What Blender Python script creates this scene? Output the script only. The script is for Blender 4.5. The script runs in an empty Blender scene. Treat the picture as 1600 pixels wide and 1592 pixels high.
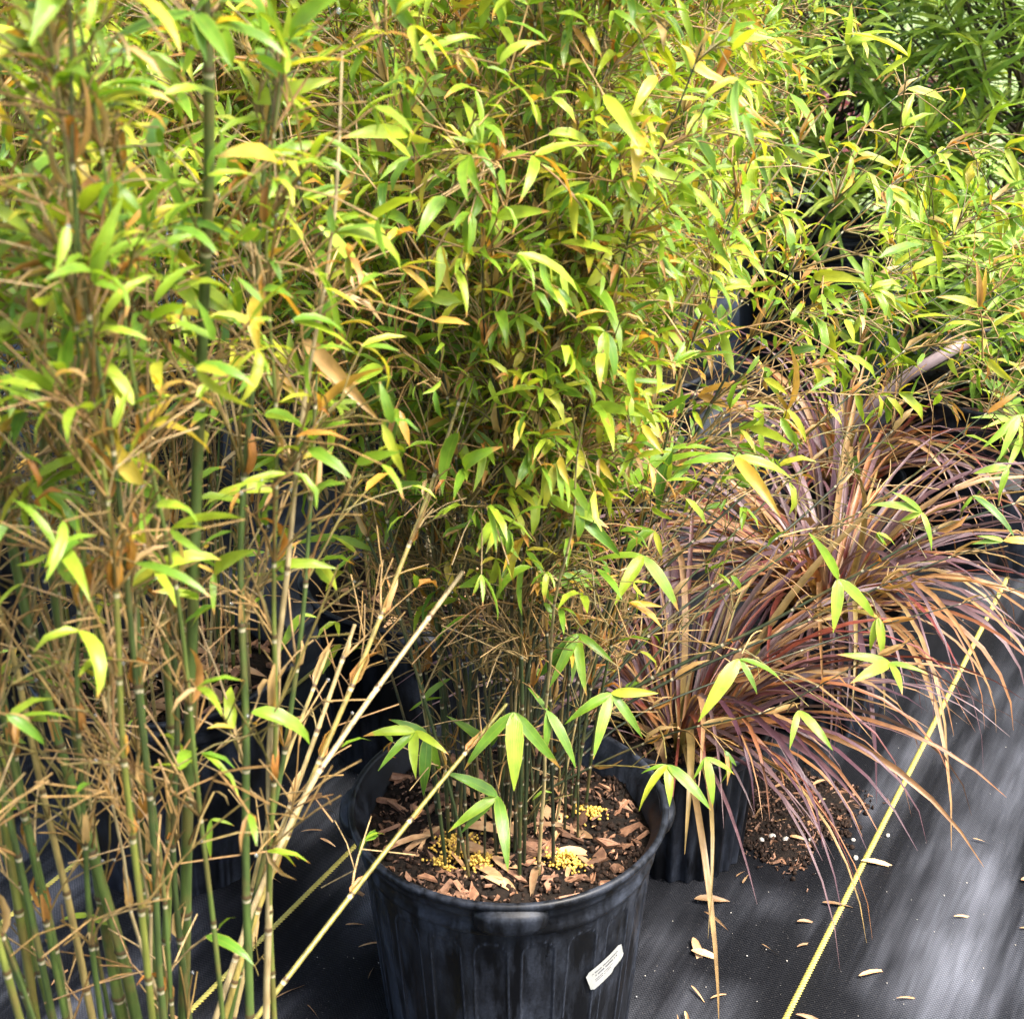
import bpy, math, random
import numpy as np
from mathutils import Matrix, Vector

# ------------------------------------------------------------------ camera, sky, sun, exposure
SC = bpy.context.scene
COL = SC.collection
R = math.radians
CAM = np.array([0.0, 0.0, 1.35]); PITCH = R(25.0); FPX = 2383.0      # focal length in photo pixels (1600 wide)
cd = bpy.data.cameras.new("camera"); cam = bpy.data.objects.new("camera", cd); COL.objects.link(cam)
cam.location = CAM; cam.rotation_euler = (R(90) - PITCH, 0, 0)
cd.sensor_width = 36.0; cd.lens = 36.0 * FPX / 1600.0; cd.clip_start = 0.02; cd.clip_end = 3000
cd.dof.use_dof = True; cd.dof.focus_distance = 1.9; cd.dof.aperture_fstop = 13.0
SC.camera = cam
SUN_EL, SUN_AZ = R(60), R(118)                                        # azimuth clockwise from +Y (away from the camera) to +X
w = bpy.data.worlds.new("World"); SC.world = w; w.use_nodes = True
nt = w.node_tree; bg = nt.nodes["Background"]
sky = nt.nodes.new("ShaderNodeTexSky"); sky.sky_type = 'NISHITA'; sky.sun_disc = False
sky.sun_elevation = SUN_EL; sky.sun_rotation = SUN_AZ; sky.dust_density = 5.0; sky.air_density = 1.0; sky.ozone_density = 1.0
nt.links.new(sky.outputs[0], bg.inputs[0]); bg.inputs[1].default_value = 0.15
sd = bpy.data.lights.new("sun", 'SUN'); sd.energy = 3.0; sd.angle = R(24); sd.color = (1.0, 0.95, 0.87)
sun = bpy.data.objects.new("sun", sd); COL.objects.link(sun)
sdir = Vector((math.sin(SUN_AZ) * math.cos(SUN_EL), math.cos(SUN_AZ) * math.cos(SUN_EL), math.sin(SUN_EL)))
sun.rotation_euler = sdir.to_track_quat('Z', 'Y').to_euler(); sun.location = (4, 2, 6)
SC.view_settings.view_transform = 'Standard'; SC.view_settings.look = 'None'; SC.view_settings.gamma = 1.0
SC.view_settings.exposure = 2.08
SC.render.engine = 'CYCLES'
SC.cycles.max_bounces = 7; SC.cycles.diffuse_bounces = 3; SC.cycles.glossy_bounces = 3; SC.cycles.transmission_bounces = 5
SC.cycles.transparent_max_bounces = 8; SC.cycles.caustics_reflective = False; SC.cycles.caustics_refractive = False

rng = np.random.default_rng(7); random.seed(7)
cp, sp = math.cos(PITCH), math.sin(PITCH)

def ray(u, v):
    a, b = (u - 800.0) / FPX, (796.0 - v) / FPX
    return np.array([a, cp + b * sp, -sp + b * cp])
def P(u, v, Y):                      # point at world depth Y
    d = ray(u, v); return CAM + d * (Y / d[1])
def PG(u, v, z=0.0):                 # point on the ground (height z)
    d = ray(u, v); return CAM + d * ((z - CAM[2]) / d[2])
def proj(p):                         # world points -> photo pixels, depth
    q = p - CAM
    dep = q[:, 1] * cp - q[:, 2] * sp
    up = q[:, 1] * sp + q[:, 2] * cp
    return 800 + FPX * q[:, 0] / dep, 796 - FPX * up / dep, dep
def nrm(a): return a / np.maximum(np.linalg.norm(a, axis=-1, keepdims=True), 1e-9)

# ------------------------------------------------------------------ materials
def mat(name):
    m = bpy.data.materials.new(name); m.use_nodes = True
    t = m.node_tree; return m, t, t.nodes["Principled BSDF"], t.nodes["Material Output"]
def N(t, kind, **kw):
    n = t.nodes.new("ShaderNode" + kind)
    for k, v in kw.items():
        if k.startswith("i_"):
            n.inputs[k[2:].replace("_", " ")].default_value = v
        else: setattr(n, k, v)
    return n
def ramp(t, src, stops, interp='LINEAR'):
    r = N(t, "ValToRGB"); r.color_ramp.interpolation = interp
    e = r.color_ramp.elements
    while len(e) < len(stops): e.new(0.5)
    for k, (p, c) in enumerate(stops):
        e[k].position = p
        e[k].color = (c, c, c, 1) if not isinstance(c, tuple) else (*c, 1)
    t.links.new(src, r.inputs[0]); return r.outputs[0]
def mixc(t, fac, a, b, mode='MIX'):
    m = N(t, "Mix", data_type='RGBA', blend_type=mode)
    for sock, x in ((m.inputs[0], fac), (m.inputs[6], a), (m.inputs[7], b)):
        if hasattr(x, "is_linked"): t.links.new(x, sock)
        else: sock.default_value = x if not isinstance(x, tuple) or len(x) == 4 else (*x, 1)
    return m.outputs[2]
def math_(t, op, a, b=None, c=None):
    m = N(t, "Math", operation=op)
    for k, x in enumerate((a, b, c)):
        if x is None: continue
        if hasattr(x, "is_linked"): t.links.new(x, m.inputs[k])
        else: m.inputs[k].default_value = x
    return m.outputs[0]
def noise(t, vec, scale, detail=3.0, rough=0.55):
    n = N(t, "TexNoise"); n.inputs["Scale"].default_value = scale; n.inputs["Detail"].default_value = detail
    n.inputs["Roughness"].default_value = rough
    if vec is not None: t.links.new(vec, n.inputs["Vector"])
    return n.outputs[0]
def bump(t, bs, h, strength, dist):
    b = N(t, "Bump"); b.inputs["Strength"].default_value = strength; b.inputs["Distance"].default_value = dist
    t.links.new(h, b.inputs["Height"]); t.links.new(b.outputs[0], bs.inputs["Normal"])

def leaf_material(name, stops, translucency=0.38, rough=0.30, tips=True):
    m, t, bs, out = mat(name)
    at = N(t, "Attribute", attribute_name="rnd"); uv = N(t, "UVMap", uv_map="uv")
    sep = N(t, "SeparateXYZ"); t.links.new(uv.outputs[0], sep.inputs[0])
    tc = N(t, "TexCoord"); geo = N(t, "NewGeometry")
    base = ramp(t, at.outputs["Fac"], stops)
    nz = noise(t, geo.outputs["Position"], 55.0, 2.0)
    base = mixc(t, 1.0, base, ramp(t, nz, [(0.3, 0.72), (0.7, 1.25)]), 'MULTIPLY')
    if tips:
        green = ramp(t, at.outputs["Fac"], [(0.8, 1.0), (0.88, 0.0)])
        u2 = math_(t, 'ABSOLUTE', math_(t, 'SUBTRACT', sep.outputs[0], 0.5))
        edge = ramp(t, u2, [(0.40, 0.0), (0.5, 0.55)])
        n2 = noise(t, geo.outputs["Position"], 23.0, 1.0)
        tip = ramp(t, math_(t, 'ADD', sep.outputs[1], math_(t, 'MULTIPLY', math_(t, 'SUBTRACT', n2, 0.5), 0.9)), [(0.93, 0.0), (1.02, 1.0)])
        rib = ramp(t, u2, [(0.0, 0.35), (0.045, 0.0)])
        base = mixc(t, math_(t, 'MULTIPLY', math_(t, 'MAXIMUM', edge, rib), green), base, (0.34, 0.37, 0.05))
        base = mixc(t, math_(t, 'MULTIPLY', tip, green), base, (0.40, 0.22, 0.05))
    wv = math_(t, 'SINE', math_(t, 'MULTIPLY', sep.outputs[0], 62.0))
    bump(t, bs, wv, 0.25, 0.0006)
    t.links.new(base, bs.inputs["Base Color"])
    bs.inputs["Roughness"].default_value = rough; bs.inputs["IOR"].default_value = 1.45
    tr = N(t, "BsdfTranslucent"); t.links.new(mixc(t, 1.0, base, (1.35, 1.25, 0.55), 'MULTIPLY'), tr.inputs[0])
    mx = N(t, "MixShader"); mx.inputs[0].default_value = translucency
    t.links.new(bs.outputs[0], mx.inputs[1]); t.links.new(tr.outputs[0], mx.inputs[2]); t.links.new(mx.outputs[0], out.inputs[0])
    return m

LEAF_STOPS = [(0.0, (0.045, 0.12, 0.018)), (0.25, (0.09, 0.20, 0.018)), (0.5, (0.17, 0.29, 0.022)), (0.7, (0.29, 0.38, 0.03)),
              (0.8, (0.42, 0.42, 0.04)), (0.86, (0.46, 0.27, 0.04)), (0.90, (0.36, 0.15, 0.035)), (0.94, (0.40, 0.24, 0.085)), (1.0, (0.46, 0.33, 0.16))]
M_LEAF = leaf_material("bamboo_leaf", LEAF_STOPS)
M_BLADE = leaf_material("fountain_grass_blade", [(0.0, (0.055, 0.018, 0.028)), (0.3, (0.10, 0.055, 0.06)), (0.5, (0.165, 0.11, 0.11)), (0.62, (0.13, 0.022, 0.018)),
                        (0.75, (0.22, 0.095, 0.035)), (0.88, (0.28, 0.16, 0.07)), (1.0, (0.14, 0.13, 0.03))], 0.2, 0.35, False)
M_NEEDLE = leaf_material("narrow_leaf", [(0.0, (0.05, 0.11, 0.018)), (0.5, (0.13, 0.24, 0.026)), (0.8, (0.25, 0.37, 0.04)), (1.0, (0.36, 0.45, 0.07))], 0.35, 0.4, False)
M_MAROON = leaf_material("maroon_leaf", [(0.0, (0.05, 0.012, 0.02)), (0.6, (0.14, 0.02, 0.035)), (1.0, (0.22, 0.08, 0.09))], 0.3, 0.4, False)
M_GRASS = leaf_material("lawn_grass", [(0.0, (0.08, 0.14, 0.03)), (1.0, (0.22, 0.30, 0.09))], 0.35, 0.5, False)

def stem_material(name, stops, rough=0.45):
    m, t, bs, out = mat(name)
    at = N(t, "Attribute", attribute_name="rnd"); nd = N(t, "Attribute", attribute_name="node")
    geo = N(t, "NewGeometry")
    base = ramp(t, at.outputs["Fac"], stops)
    mp = N(t, "Mapping"); mp.inputs["Scale"].default_value = (1, 1, 0.12); t.links.new(geo.outputs["Position"], mp.inputs[0])
    nz = noise(t, mp.outputs[0], 160.0, 3.0)
    base = mixc(t, 1.0, base, ramp(t, nz, [(0.28, 0.45), (0.72, 1.35)]), 'MULTIPLY')
    n3 = noise(t, geo.outputs["Position"], 28.0, 2.0)
    base = mixc(t, ramp(t, n3, [(0.52, 0.0), (0.66, 0.5)]), base, (0.13, 0.085, 0.028))
    base = mixc(t, ramp(t, nd.outputs["Fac"], [(0.0, 0.0), (0.45, 0.9), (0.55, 0.9), (0.56, 0.0)]), base, (0.05, 0.025, 0.01))
    base = mixc(t, ramp(t, nd.outputs["Fac"], [(0.7, 0.0), (1.0, 0.75)]), base, (0.42, 0.36, 0.24))
    t.links.new(base, bs.inputs["Base Color"]); bs.inputs["Roughness"].default_value = rough
    return m
M_CULM = stem_material("bamboo_culm", [(0.0, (0.018, 0.022, 0.012)), (0.2, (0.024, 0.034, 0.012)), (0.45, (0.058, 0.092, 0.018)), (0.65, (0.13, 0.14, 0.024)), (0.8, (0.24, 0.18, 0.045)), (1.0, (0.32, 0.25, 0.14))])
M_TWIG = stem_material("bamboo_twig", [(0.0, (0.06, 0.045, 0.018)), (0.3, (0.15, 0.12, 0.03)), (0.55, (0.21, 0.11, 0.034)), (0.8, (0.30, 0.19, 0.065)), (1.0, (0.38, 0.28, 0.14))], 0.5)
M_BARK = stem_material("shrub_bark", [(0.0, (0.03, 0.022, 0.016)), (1.0, (0.09, 0.065, 0.045))], 0.8)

def pot_material():
    m, t, bs, out = mat("black_nursery_plastic")
    geo = N(t, "NewGeometry"); mp = N(t, "Mapping"); mp.inputs["Scale"].default_value = (1, 1, 0.25); t.links.new(geo.outputs["Position"], mp.inputs[0])
    n1 = noise(t, mp.outputs[0], 34.0, 5.0, 0.65); n2 = noise(t, geo.outputs["Position"], 9.0, 3.0); n3 = noise(t, geo.outputs["Position"], 300.0, 3.0, 0.7)
    d = math_(t, 'MULTIPLY', ramp(t, n1, [(0.42, 0.0), (0.72, 1.0)]), ramp(t, n2, [(0.35, 0.15), (0.65, 1.0)]))
    d = math_(t, 'MULTIPLY', d, ramp(t, n3, [(0.3, 0.5), (0.7, 1.2)]))
    bead_at = N(t, "Attribute", attribute_name="bead_pale"); d = math_(t, 'MAXIMUM', d, math_(t, 'MULTIPLY', bead_at.outputs["Fac"], 0.75))  # bead lines mixed towards the paler tone
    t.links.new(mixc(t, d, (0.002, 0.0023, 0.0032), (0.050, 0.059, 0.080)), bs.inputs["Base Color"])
    t.links.new(ramp(t, n1, [(0.3, 0.34), (0.7, 0.55)]), bs.inputs["Roughness"]); bs.inputs["Specular IOR Level"].default_value = 0.22
    bump(t, bs, n3, 0.12, 0.0008); return m
M_POT = pot_material()

def simple(name, c1, c2, scale, rough=0.7, bstr=0.3, bdist=0.001, rnd=False, spec=0.4):
    m, t, bs, out = mat(name); geo = N(t, "NewGeometry")
    nz = noise(t, geo.outputs["Position"], scale, 4.0, 0.6)
    col = mixc(t, ramp(t, nz, [(0.3, 0.0), (0.7, 1.0)]), c1, c2)
    if rnd:
        oi = N(t, "ObjectInfo"); col = mixc(t, 1.0, col, ramp(t, oi.outputs["Random"], [(0.0, 0.5), (1.0, 1.5)]), 'MULTIPLY')
    t.links.new(col, bs.inputs["Base Color"]); bs.inputs["Roughness"].default_value = rough
    bs.inputs["Specular IOR Level"].default_value = spec
    bump(t, bs, nz, bstr, bdist); return m
M_SOIL = simple("potting_soil", (0.003, 0.0025, 0.002), (0.014, 0.009, 0.006), 160, 0.85, 0.8, 0.003, False, 0.15)
M_CRUMB = simple("soil_crumb", (0.005, 0.0035, 0.003), (0.03, 0.016, 0.009), 300, 0.8, 0.3, 0.001, False, 0.15)
M_CHIP = simple("bark_chip", (0.10, 0.045, 0.024), (0.25, 0.13, 0.07), 110, 0.65, 0.5, 0.001, True)
M_CHIP2 = simple("bark_bits", (0.04, 0.02, 0.012), (0.26, 0.14, 0.085), 90, 0.65, 0.5, 0.001)
M_DRY = simple("dry_leaf_litter", (0.26, 0.13, 0.055), (0.40, 0.26, 0.13), 70, 0.55, 0.4, 0.001, True)
M_GRANULE = simple("yellow_granule", (0.48, 0.28, 0.03), (0.62, 0.42, 0.09), 400, 0.5)
M_WHITE = simple("white_grit", (0.30, 0.27, 0.22), (0.5, 0.48, 0.43), 300, 0.7)
M_STRIPE = simple("yellow_yarn", (0.30, 0.26, 0.045), (0.42, 0.37, 0.09), 220, 0.6)
M_STAKE = simple("mauve_cane", (0.11, 0.08, 0.085), (0.17, 0.13, 0.13), 40, 0.5)
M_PAPER = simple("white_sticker_paper", (0.27, 0.28, 0.255), (0.34, 0.34, 0.32), 60, 0.45, 0.05)
M_INK = simple("grey_print", (0.03, 0.03, 0.04), (0.09, 0.09, 0.11), 500, 0.6)
m, t, bs, out = mat("water_drop"); M_WATER = m
bs.inputs["Base Color"].default_value = (0.95, 0.97, 1, 1); bs.inputs["Roughness"].default_value = 0.02; bs.inputs["IOR"].default_value = 1.33
bs.inputs["Transmission Weight"].default_value = 0.9

WAZ = R(27.8); WD = np.array([math.sin(WAZ), math.cos(WAZ), 0]); WN = np.array([math.cos(WAZ), -math.sin(WAZ), 0])
def cloth_material():
    m, t, bs, out = mat("black_woven_ground_cloth")
    geo = N(t, "NewGeometry"); mp = N(t, "Mapping"); mp.inputs["Rotation"].default_value = (0, 0, WAZ); t.links.new(geo.outputs["Position"], mp.inputs[0])
    sep = N(t, "SeparateXYZ"); t.links.new(mp.outputs[0], sep.inputs[0])     # x across the weave, y along it
    k = 2 * math.pi / 0.0045
    wx = math_(t, 'SINE', math_(t, 'MULTIPLY', sep.outputs[0], k)); wy = math_(t, 'SINE', math_(t, 'MULTIPLY', sep.outputs[1], k))
    weave = math_(t, 'MULTIPLY', wx, wy)
    ms = N(t, "Mapping"); ms.inputs["Scale"].default_value = (1, 0.10, 1); t.links.new(mp.outputs[0], ms.inputs[0])
    st = noise(t, ms.outputs[0], 11.0, 4.0, 0.6); st2 = noise(t, ms.outputs[0], 55.0, 3.0, 0.6)
    pt = noise(t, geo.outputs["Position"], 2.1, 3.0, 0.55)
    streaks = math_(t, 'MULTIPLY', ramp(t, st, [(0.42, 0.04), (0.68, 1.0)]), ramp(t, pt, [(0.42, 0.05), (0.62, 1.0)]))  # paler bluish streaks along the weave, mixed into the base colour
    streaks = math_(t, 'MULTIPLY', streaks, ramp(t, st2, [(0.3, 0.45), (0.7, 1.1)]))
    sc = math_(t, 'MULTIPLY', streaks, ramp(t, weave, [(0.0, 0.55), (1.0, 1.1)]))
    gr = noise(t, geo.outputs["Position"], 420.0, 2.0, 0.7)
    col = mixc(t, sc, (0.002, 0.0023, 0.0034), (0.17, 0.18, 0.21))
    col = mixc(t, ramp(t, gr, [(0.66, 0.0), (0.74, 0.35)]), col, (0.16, 0.15, 0.14))
    t.links.new(col, bs.inputs["Base Color"])
    t.links.new(ramp(t, math_(t, 'MULTIPLY', st, ramp(t, pt, [(0.3, 0.7), (0.7, 1.2)])), [(0.3, 0.62), (0.7, 0.38)]), bs.inputs["Roughness"])
    bs.inputs["Specular IOR Level"].default_value = 0.11
    h = math_(t, 'ADD', math_(t, 'MULTIPLY', weave, 0.6), math_(t, 'MULTIPLY', st, 2.0))
    bump(t, bs, h, 0.5, 0.0012); return m
M_CLOTH = cloth_material()
M_LAWN = simple("lawn_soil", (0.10, 0.14, 0.05), (0.20, 0.25, 0.11), 6, 0.85, 0.6, 0.02)

# ------------------------------------------------------------------ mesh and object helpers
def mesh(name, V, F, material, uv=None, attrs=None, smooth=True):
    """V (n,3), F (m,4) or (m,3) int arrays or list of lists."""
    me = bpy.data.meshes.new(name)
    V = np.asarray(V, np.float32)
    if isinstance(F, np.ndarray):
        k = F.shape[1]
        me.vertices.add(len(V)); me.vertices.foreach_set("co", V.ravel())
        me.loops.add(F.size); me.loops.foreach_set("vertex_index", F.astype(np.int32).ravel())
        me.polygons.add(len(F)); me.polygons.foreach_set("loop_start", np.arange(0, F.size, k, dtype=np.int32))
        me.update(calc_edges=True)
    else:
        me.from_pydata(V.tolist(), [], F)
    if uv is not None:
        li = np.empty(len(me.loops), np.int32); me.loops.foreach_get("vertex_index", li)
        l = me.uv_layers.new(name="uv"); l.data.foreach_set("uv", np.asarray(uv, np.float32)[li].ravel())
    for k, a in (attrs or {}).items():
        l = me.attributes.new(k, 'FLOAT', 'POINT'); l.data.foreach_set("value", np.asarray(a, np.float32))
    if smooth: me.polygons.foreach_set("use_smooth", np.ones(len(me.polygons), bool))
    if material: me.materials.append(material)
    return me
def link(name, data, parent=None, kind=None, M=None, loc=None):
    o = bpy.data.objects.new(name, data); COL.objects.link(o)
    if parent is not None: o.parent = parent
    if M is not None: o.matrix_local = M
    if loc is not None: o.location = loc
    if kind: o["kind"] = kind
    return o
def thing(name, label, cat, loc, group=None):
    o = link(name, None, loc=Vector(loc)); o.empty_display_size = 0.05
    return tag(o, label, cat, group)
def tag(o, label, cat, group=None):
    o["label"] = label; o["category"] = cat
    if group: o["group"] = group
    return o
def frameM(p, X, Z, s):
    X = X / np.linalg.norm(X); Y = np.cross(Z, X); Y /= np.linalg.norm(Y); Z = np.cross(X, Y)
    return Matrix(((X[0] * s, Y[0] * s, Z[0] * s, p[0]), (X[1] * s, Y[1] * s, Z[1] * s, p[1]), (X[2] * s, Y[2] * s, Z[2] * s, p[2]), (0, 0, 0, 1)))

def tubes(paths, radii, sides):
    """paths (n,k,3), radii (n,k) -> V, F for n open tubes."""
    n, k, _ = paths.shape
    T = np.empty_like(paths); T[:, 1:-1] = paths[:, 2:] - paths[:, :-2]; T[:, 0] = paths[:, 1] - paths[:, 0]; T[:, -1] = paths[:, -1] - paths[:, -2]
    T = nrm(T); ref = np.where(np.abs(T[:, :1, 2:3]) > 0.75, np.array([1.0, 0.13, 0]), np.array([0.1, 0.05, 1.0]))
    A = nrm(np.cross(T, ref)); B = np.cross(T, A)
    an = np.arange(sides) * 2 * np.pi / sides
    V = paths[:, :, None] + radii[:, :, None, None] * (A[:, :, None] * np.cos(an)[:, None] + B[:, :, None] * np.sin(an)[:, None])
    i = np.arange(n)[:, None, None] * k * sides; j = np.arange(k - 1)[None, :, None] * sides; s = np.arange(sides)[None, None]
    s2 = (s + 1) % sides
    F = np.stack([i + j + s, i + j + s2, i + j + sides + s2, i + j + sides + s], -1).reshape(-1, 4)
    return V.reshape(-1, 3), F

# leaf shapes: length along X (unit), width along Y, normal Z
LT = np.array([0, .05, .17, .36, .6, .82, 1.0]); LW = np.array([.10, .46, .88, 1.0, .80, .42, .03])
LT2 = np.array([0, .38, 1.0]); LW2 = np.array([.25, 1.0, .05])
LT3 = np.array([0, .22, .62, 1.0]); LW3 = np.array([.25, 1.0, .85, .05])
NV = 64
VAR = []
for k in range(NV):
    r_ = (k + 0.5) / NV
    dry = r_ > 0.87
    VAR.append((r_, random.uniform(0.5, 1.7) if not dry else random.uniform(0.3, 2.4), random.uniform(0.078, 0.122) * (0.75 if dry else 1), random.uniform(0.15, 0.5) if not dry else random.uniform(0.5, 1.1), random.uniform(-0.6, 0.6)))
VAR = np.array(VAR)          # rnd, bend, half width, fold, twist
def leaf_verts(T, Wp, bend, hw, fold, twist):
    """-> (n, len(T), 3, 3) local vertices of unit-length leaves"""
    n = len(bend); kk = len(T)
    ts = np.linspace(0, 1, 17); a = bend[:, None] * ts[None] ** 1.2
    dx = np.cos(a); dz = -np.sin(a)
    cx = np.concatenate([np.zeros((n, 1)), np.cumsum((dx[:, 1:] + dx[:, :-1]) / 2, 1) / 16], 1); cz = np.concatenate([np.zeros((n, 1)), np.cumsum((dz[:, 1:] + dz[:, :-1]) / 2, 1) / 16], 1)
    X = np.stack([np.interp(T, ts, c) for c in cx]) if n < 400 else np.array([np.interp(T, ts, c) for c in cx])
    Z = np.array([np.interp(T, ts, c) for c in cz]); A = np.array([np.interp(T, ts, c) for c in a])
    nx, nz = np.sin(A), np.cos(A)
    tw = twist[:, None] * T[None]
    V = np.zeros((n, kk, 3, 3))
    for j, s in enumerate((-1, 0, 1)):
        y = s * hw[:, None] * Wp[None]; h = abs(s) * fold[:, None] * hw[:, None] * Wp[None]
        y2 = y * np.cos(tw) - h * np.sin(tw); h2 = y * np.sin(tw) + h * np.cos(tw)
        V[:, :, j, 0] = X + nx * h2; V[:, :, j, 1] = y2; V[:, :, j, 2] = Z + nz * h2
    return V
def leaf_faces(n, kk):
    i = np.arange(n)[:, None, None] * kk * 3; j = np.arange(kk - 1)[None, :, None] * 3; s = np.arange(2)[None, None]
    return np.stack([i + j + s, i + j + 3 + s, i + j + 4 + s, i + j + 1 + s], -1).reshape(-1, 4)
def leaf_uv(n, T):
    uv = np.zeros((n, len(T), 3, 2)); uv[:, :, :, 0] = np.array([0, .5, 1]); uv[:, :, :, 1] = T[None, :, None]; return uv.reshape(-1, 2)
LEAF_MESH = {}
def leaf_mesh(material, k):
    key = (material.name, k)
    if key not in LEAF_MESH:
        v = VAR[k:k + 1]; V = leaf_verts(LT, LW, v[:, 1], v[:, 2], v[:, 3], v[:, 4]).reshape(-1, 3)
        LEAF_MESH[key] = mesh("leaf", V, leaf_faces(1, len(LT)), material, leaf_uv(1, LT), {"rnd": np.full(len(V), v[0, 0])})
    return LEAF_MESH[key]
TPL2 = leaf_verts(LT2, LW2, VAR[:, 1], VAR[:, 2], VAR[:, 3], VAR[:, 4])
TPL3 = leaf_verts(LT3, LW3, VAR[:, 1], VAR[:, 2], VAR[:, 3], VAR[:, 4])

def put_leaves(root, origin, pos, X, Z, L, var, material, keep=300, stuff_name="foliage", part_name="leaf", force=0, lod=0):
    """the leaves that show largest become parts of their own, the rest one mesh"""
    X = nrm(X); Y = nrm(np.cross(Z, X)); Z = np.cross(X, Y)
    u, v, d = proj(pos + X * L[:, None] * 0.5)
    sc = L / np.maximum(d, 0.3)
    rd = np.hypot(origin[0], origin[1]); hd = np.hypot(pos[:, 0], pos[:, 1])
    sc = sc * np.where((u > -20) & (u < 1620) & (v > -20) & (v < 1612) & (d > 0.1), 1.0, 0.02) * (1.0 - 0.6 * np.clip((hd - rd) / 0.4, -1, 1))
    if force: sc[:force] = 1e6
    order = np.argsort(-sc); big = order[:keep]; rest = order[keep:]
    for i in big:
        M = Matrix(((X[i, 0], Y[i, 0], Z[i, 0], 0), (X[i, 1], Y[i, 1], Z[i, 1], 0), (X[i, 2], Y[i, 2], Z[i, 2], 0), (0, 0, 0, 1))) @ Matrix.Scale(float(L[i]), 4)
        M.translation = Vector(pos[i] - origin)
        link(part_name, leaf_mesh(material, int(var[i])), root, M=M)
    if len(rest):
        n = len(rest); kk = 3 if lod else 4; T = (TPL2 if lod else TPL3)[var[rest]] * L[rest][:, None, None, None]
        V = (pos[rest] - origin)[:, None, None] + T[..., :1] * X[rest][:, None, None] + T[..., 1:2] * Y[rest][:, None, None] + T[..., 2:3] * Z[rest][:, None, None]
        me = mesh(stuff_name, V.reshape(-1, 3), leaf_faces(n, kk), material, leaf_uv(n, LT2 if lod else LT3), {"rnd": np.repeat(VAR[var[rest], 0], 3 * kk)})
        link(stuff_name, me, root, "stuff")
    return big

def ico():
    import bmesh
    bm = bmesh.new(); bmesh.ops.create_icosphere(bm, subdivisions=1, radius=1.0)
    V = np.array([v.co[:] for v in bm.verts]); F = np.array([[v.index for v in f.verts] for f in bm.faces]); bm.free(); return V, F
ICO_V, ICO_F = ico()
def blobs(pos, rad, squash=None):
    n = len(pos); S = np.ones((n, 1, 3)) if squash is None else squash[:, None, :]
    V = pos[:, None] + ICO_V[None] * rad[:, None, None] * S
    F = ICO_F[None] + (np.arange(n) * len(ICO_V))[:, None, None]
    return V.reshape(-1, 3), F.reshape(-1, 3)
def rand_dirs(n): return nrm(rng.normal(size=(n, 3)))

# ------------------------------------------------------------------ ground
def sheet(name, x0, x1, y0, y1, z, m, nx=2, ny=2, wob=0.0):
    gx, gy = np.meshgrid(np.linspace(x0, x1, nx), np.linspace(y0, y1, ny))
    zz = np.full_like(gx, z)
    if wob:
        zz = z + wob * (np.sin(gx * 7.1 + gy * 2.3) * np.sin(gy * 5.3 - gx * 1.7) + 0.6 * np.sin((gx * WN[0] + gy * WN[1]) * 23 + 1.2 * np.sin(gy * 3)))
    V = np.stack([gx, gy, zz], -1).reshape(-1, 3)
    i = np.arange(ny - 1)[:, None] * nx + np.arange(nx - 1)[None]
    F = np.stack([i, i + 1, i + nx + 1, i + nx], -1).reshape(-1, 4)
    return link(name, mesh(name, V, F, m), kind="structure")
lawn = sheet("lawn", -300, 300, -100, 900, -0.02, M_LAWN)
cloth = sheet("ground_cloth", -4.0, 3.2, -1.5, 5.2, 0.0, M_CLOTH, 120, 110, 0.0012)
def cloth_z(x, y): return 0.0012 * (np.sin(x * 7.1 + y * 2.3) * np.sin(y * 5.3 - x * 1.7) + 0.6 * np.sin((x * WN[0] + y * WN[1]) * 23 + 1.2 * np.sin(y * 3)))
# yellow marker yarns woven into the cloth, every 0.325 m: a chain of slanted stitches
for k in range(-4, 5):
    off = -0.369 + 0.325 * k
    s = np.arange(0.2, 4.6, 0.0052)
    c = WN[None] * off + WD[None] * s[:, None]
    sel = (c[:, 0] > -3) & (c[:, 0] < 3) & (c[:, 1] < 5)
    c = c[sel]; n = len(c)
    a = WD * 0.0040 + WN * 0.0022; b = WN * 0.0022 - WD * 0.0008
    z = cloth_z(c[:, 0], c[:, 1])
    base = c + np.array([0, 0, 1]) * z[:, None]
    q = [base - a - b, base + a * 0.2 - b * 0.9, base + a + b, base - a * 0.2 + b * 0.9]
    lo = [x + np.array([0, 0, 0.0006]) for x in q]; hi = [x * 1.0 + np.array([0, 0, 0.0030]) - (x - base) * 0.35 for x in q]
    V = np.stack(lo + hi, 1).reshape(-1, 3)
    f = np.array([[4, 5, 6, 7], [0, 1, 5, 4], [1, 2, 6, 5], [2, 3, 7, 6], [3, 0, 4, 7]])
    F = (f[None] + (np.arange(n) * 8)[:, None, None]).reshape(-1, 4)
    link("yellow_stripe", mesh("yellow_stripe", V, F, M_STRIPE), cloth, "stuff")

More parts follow.
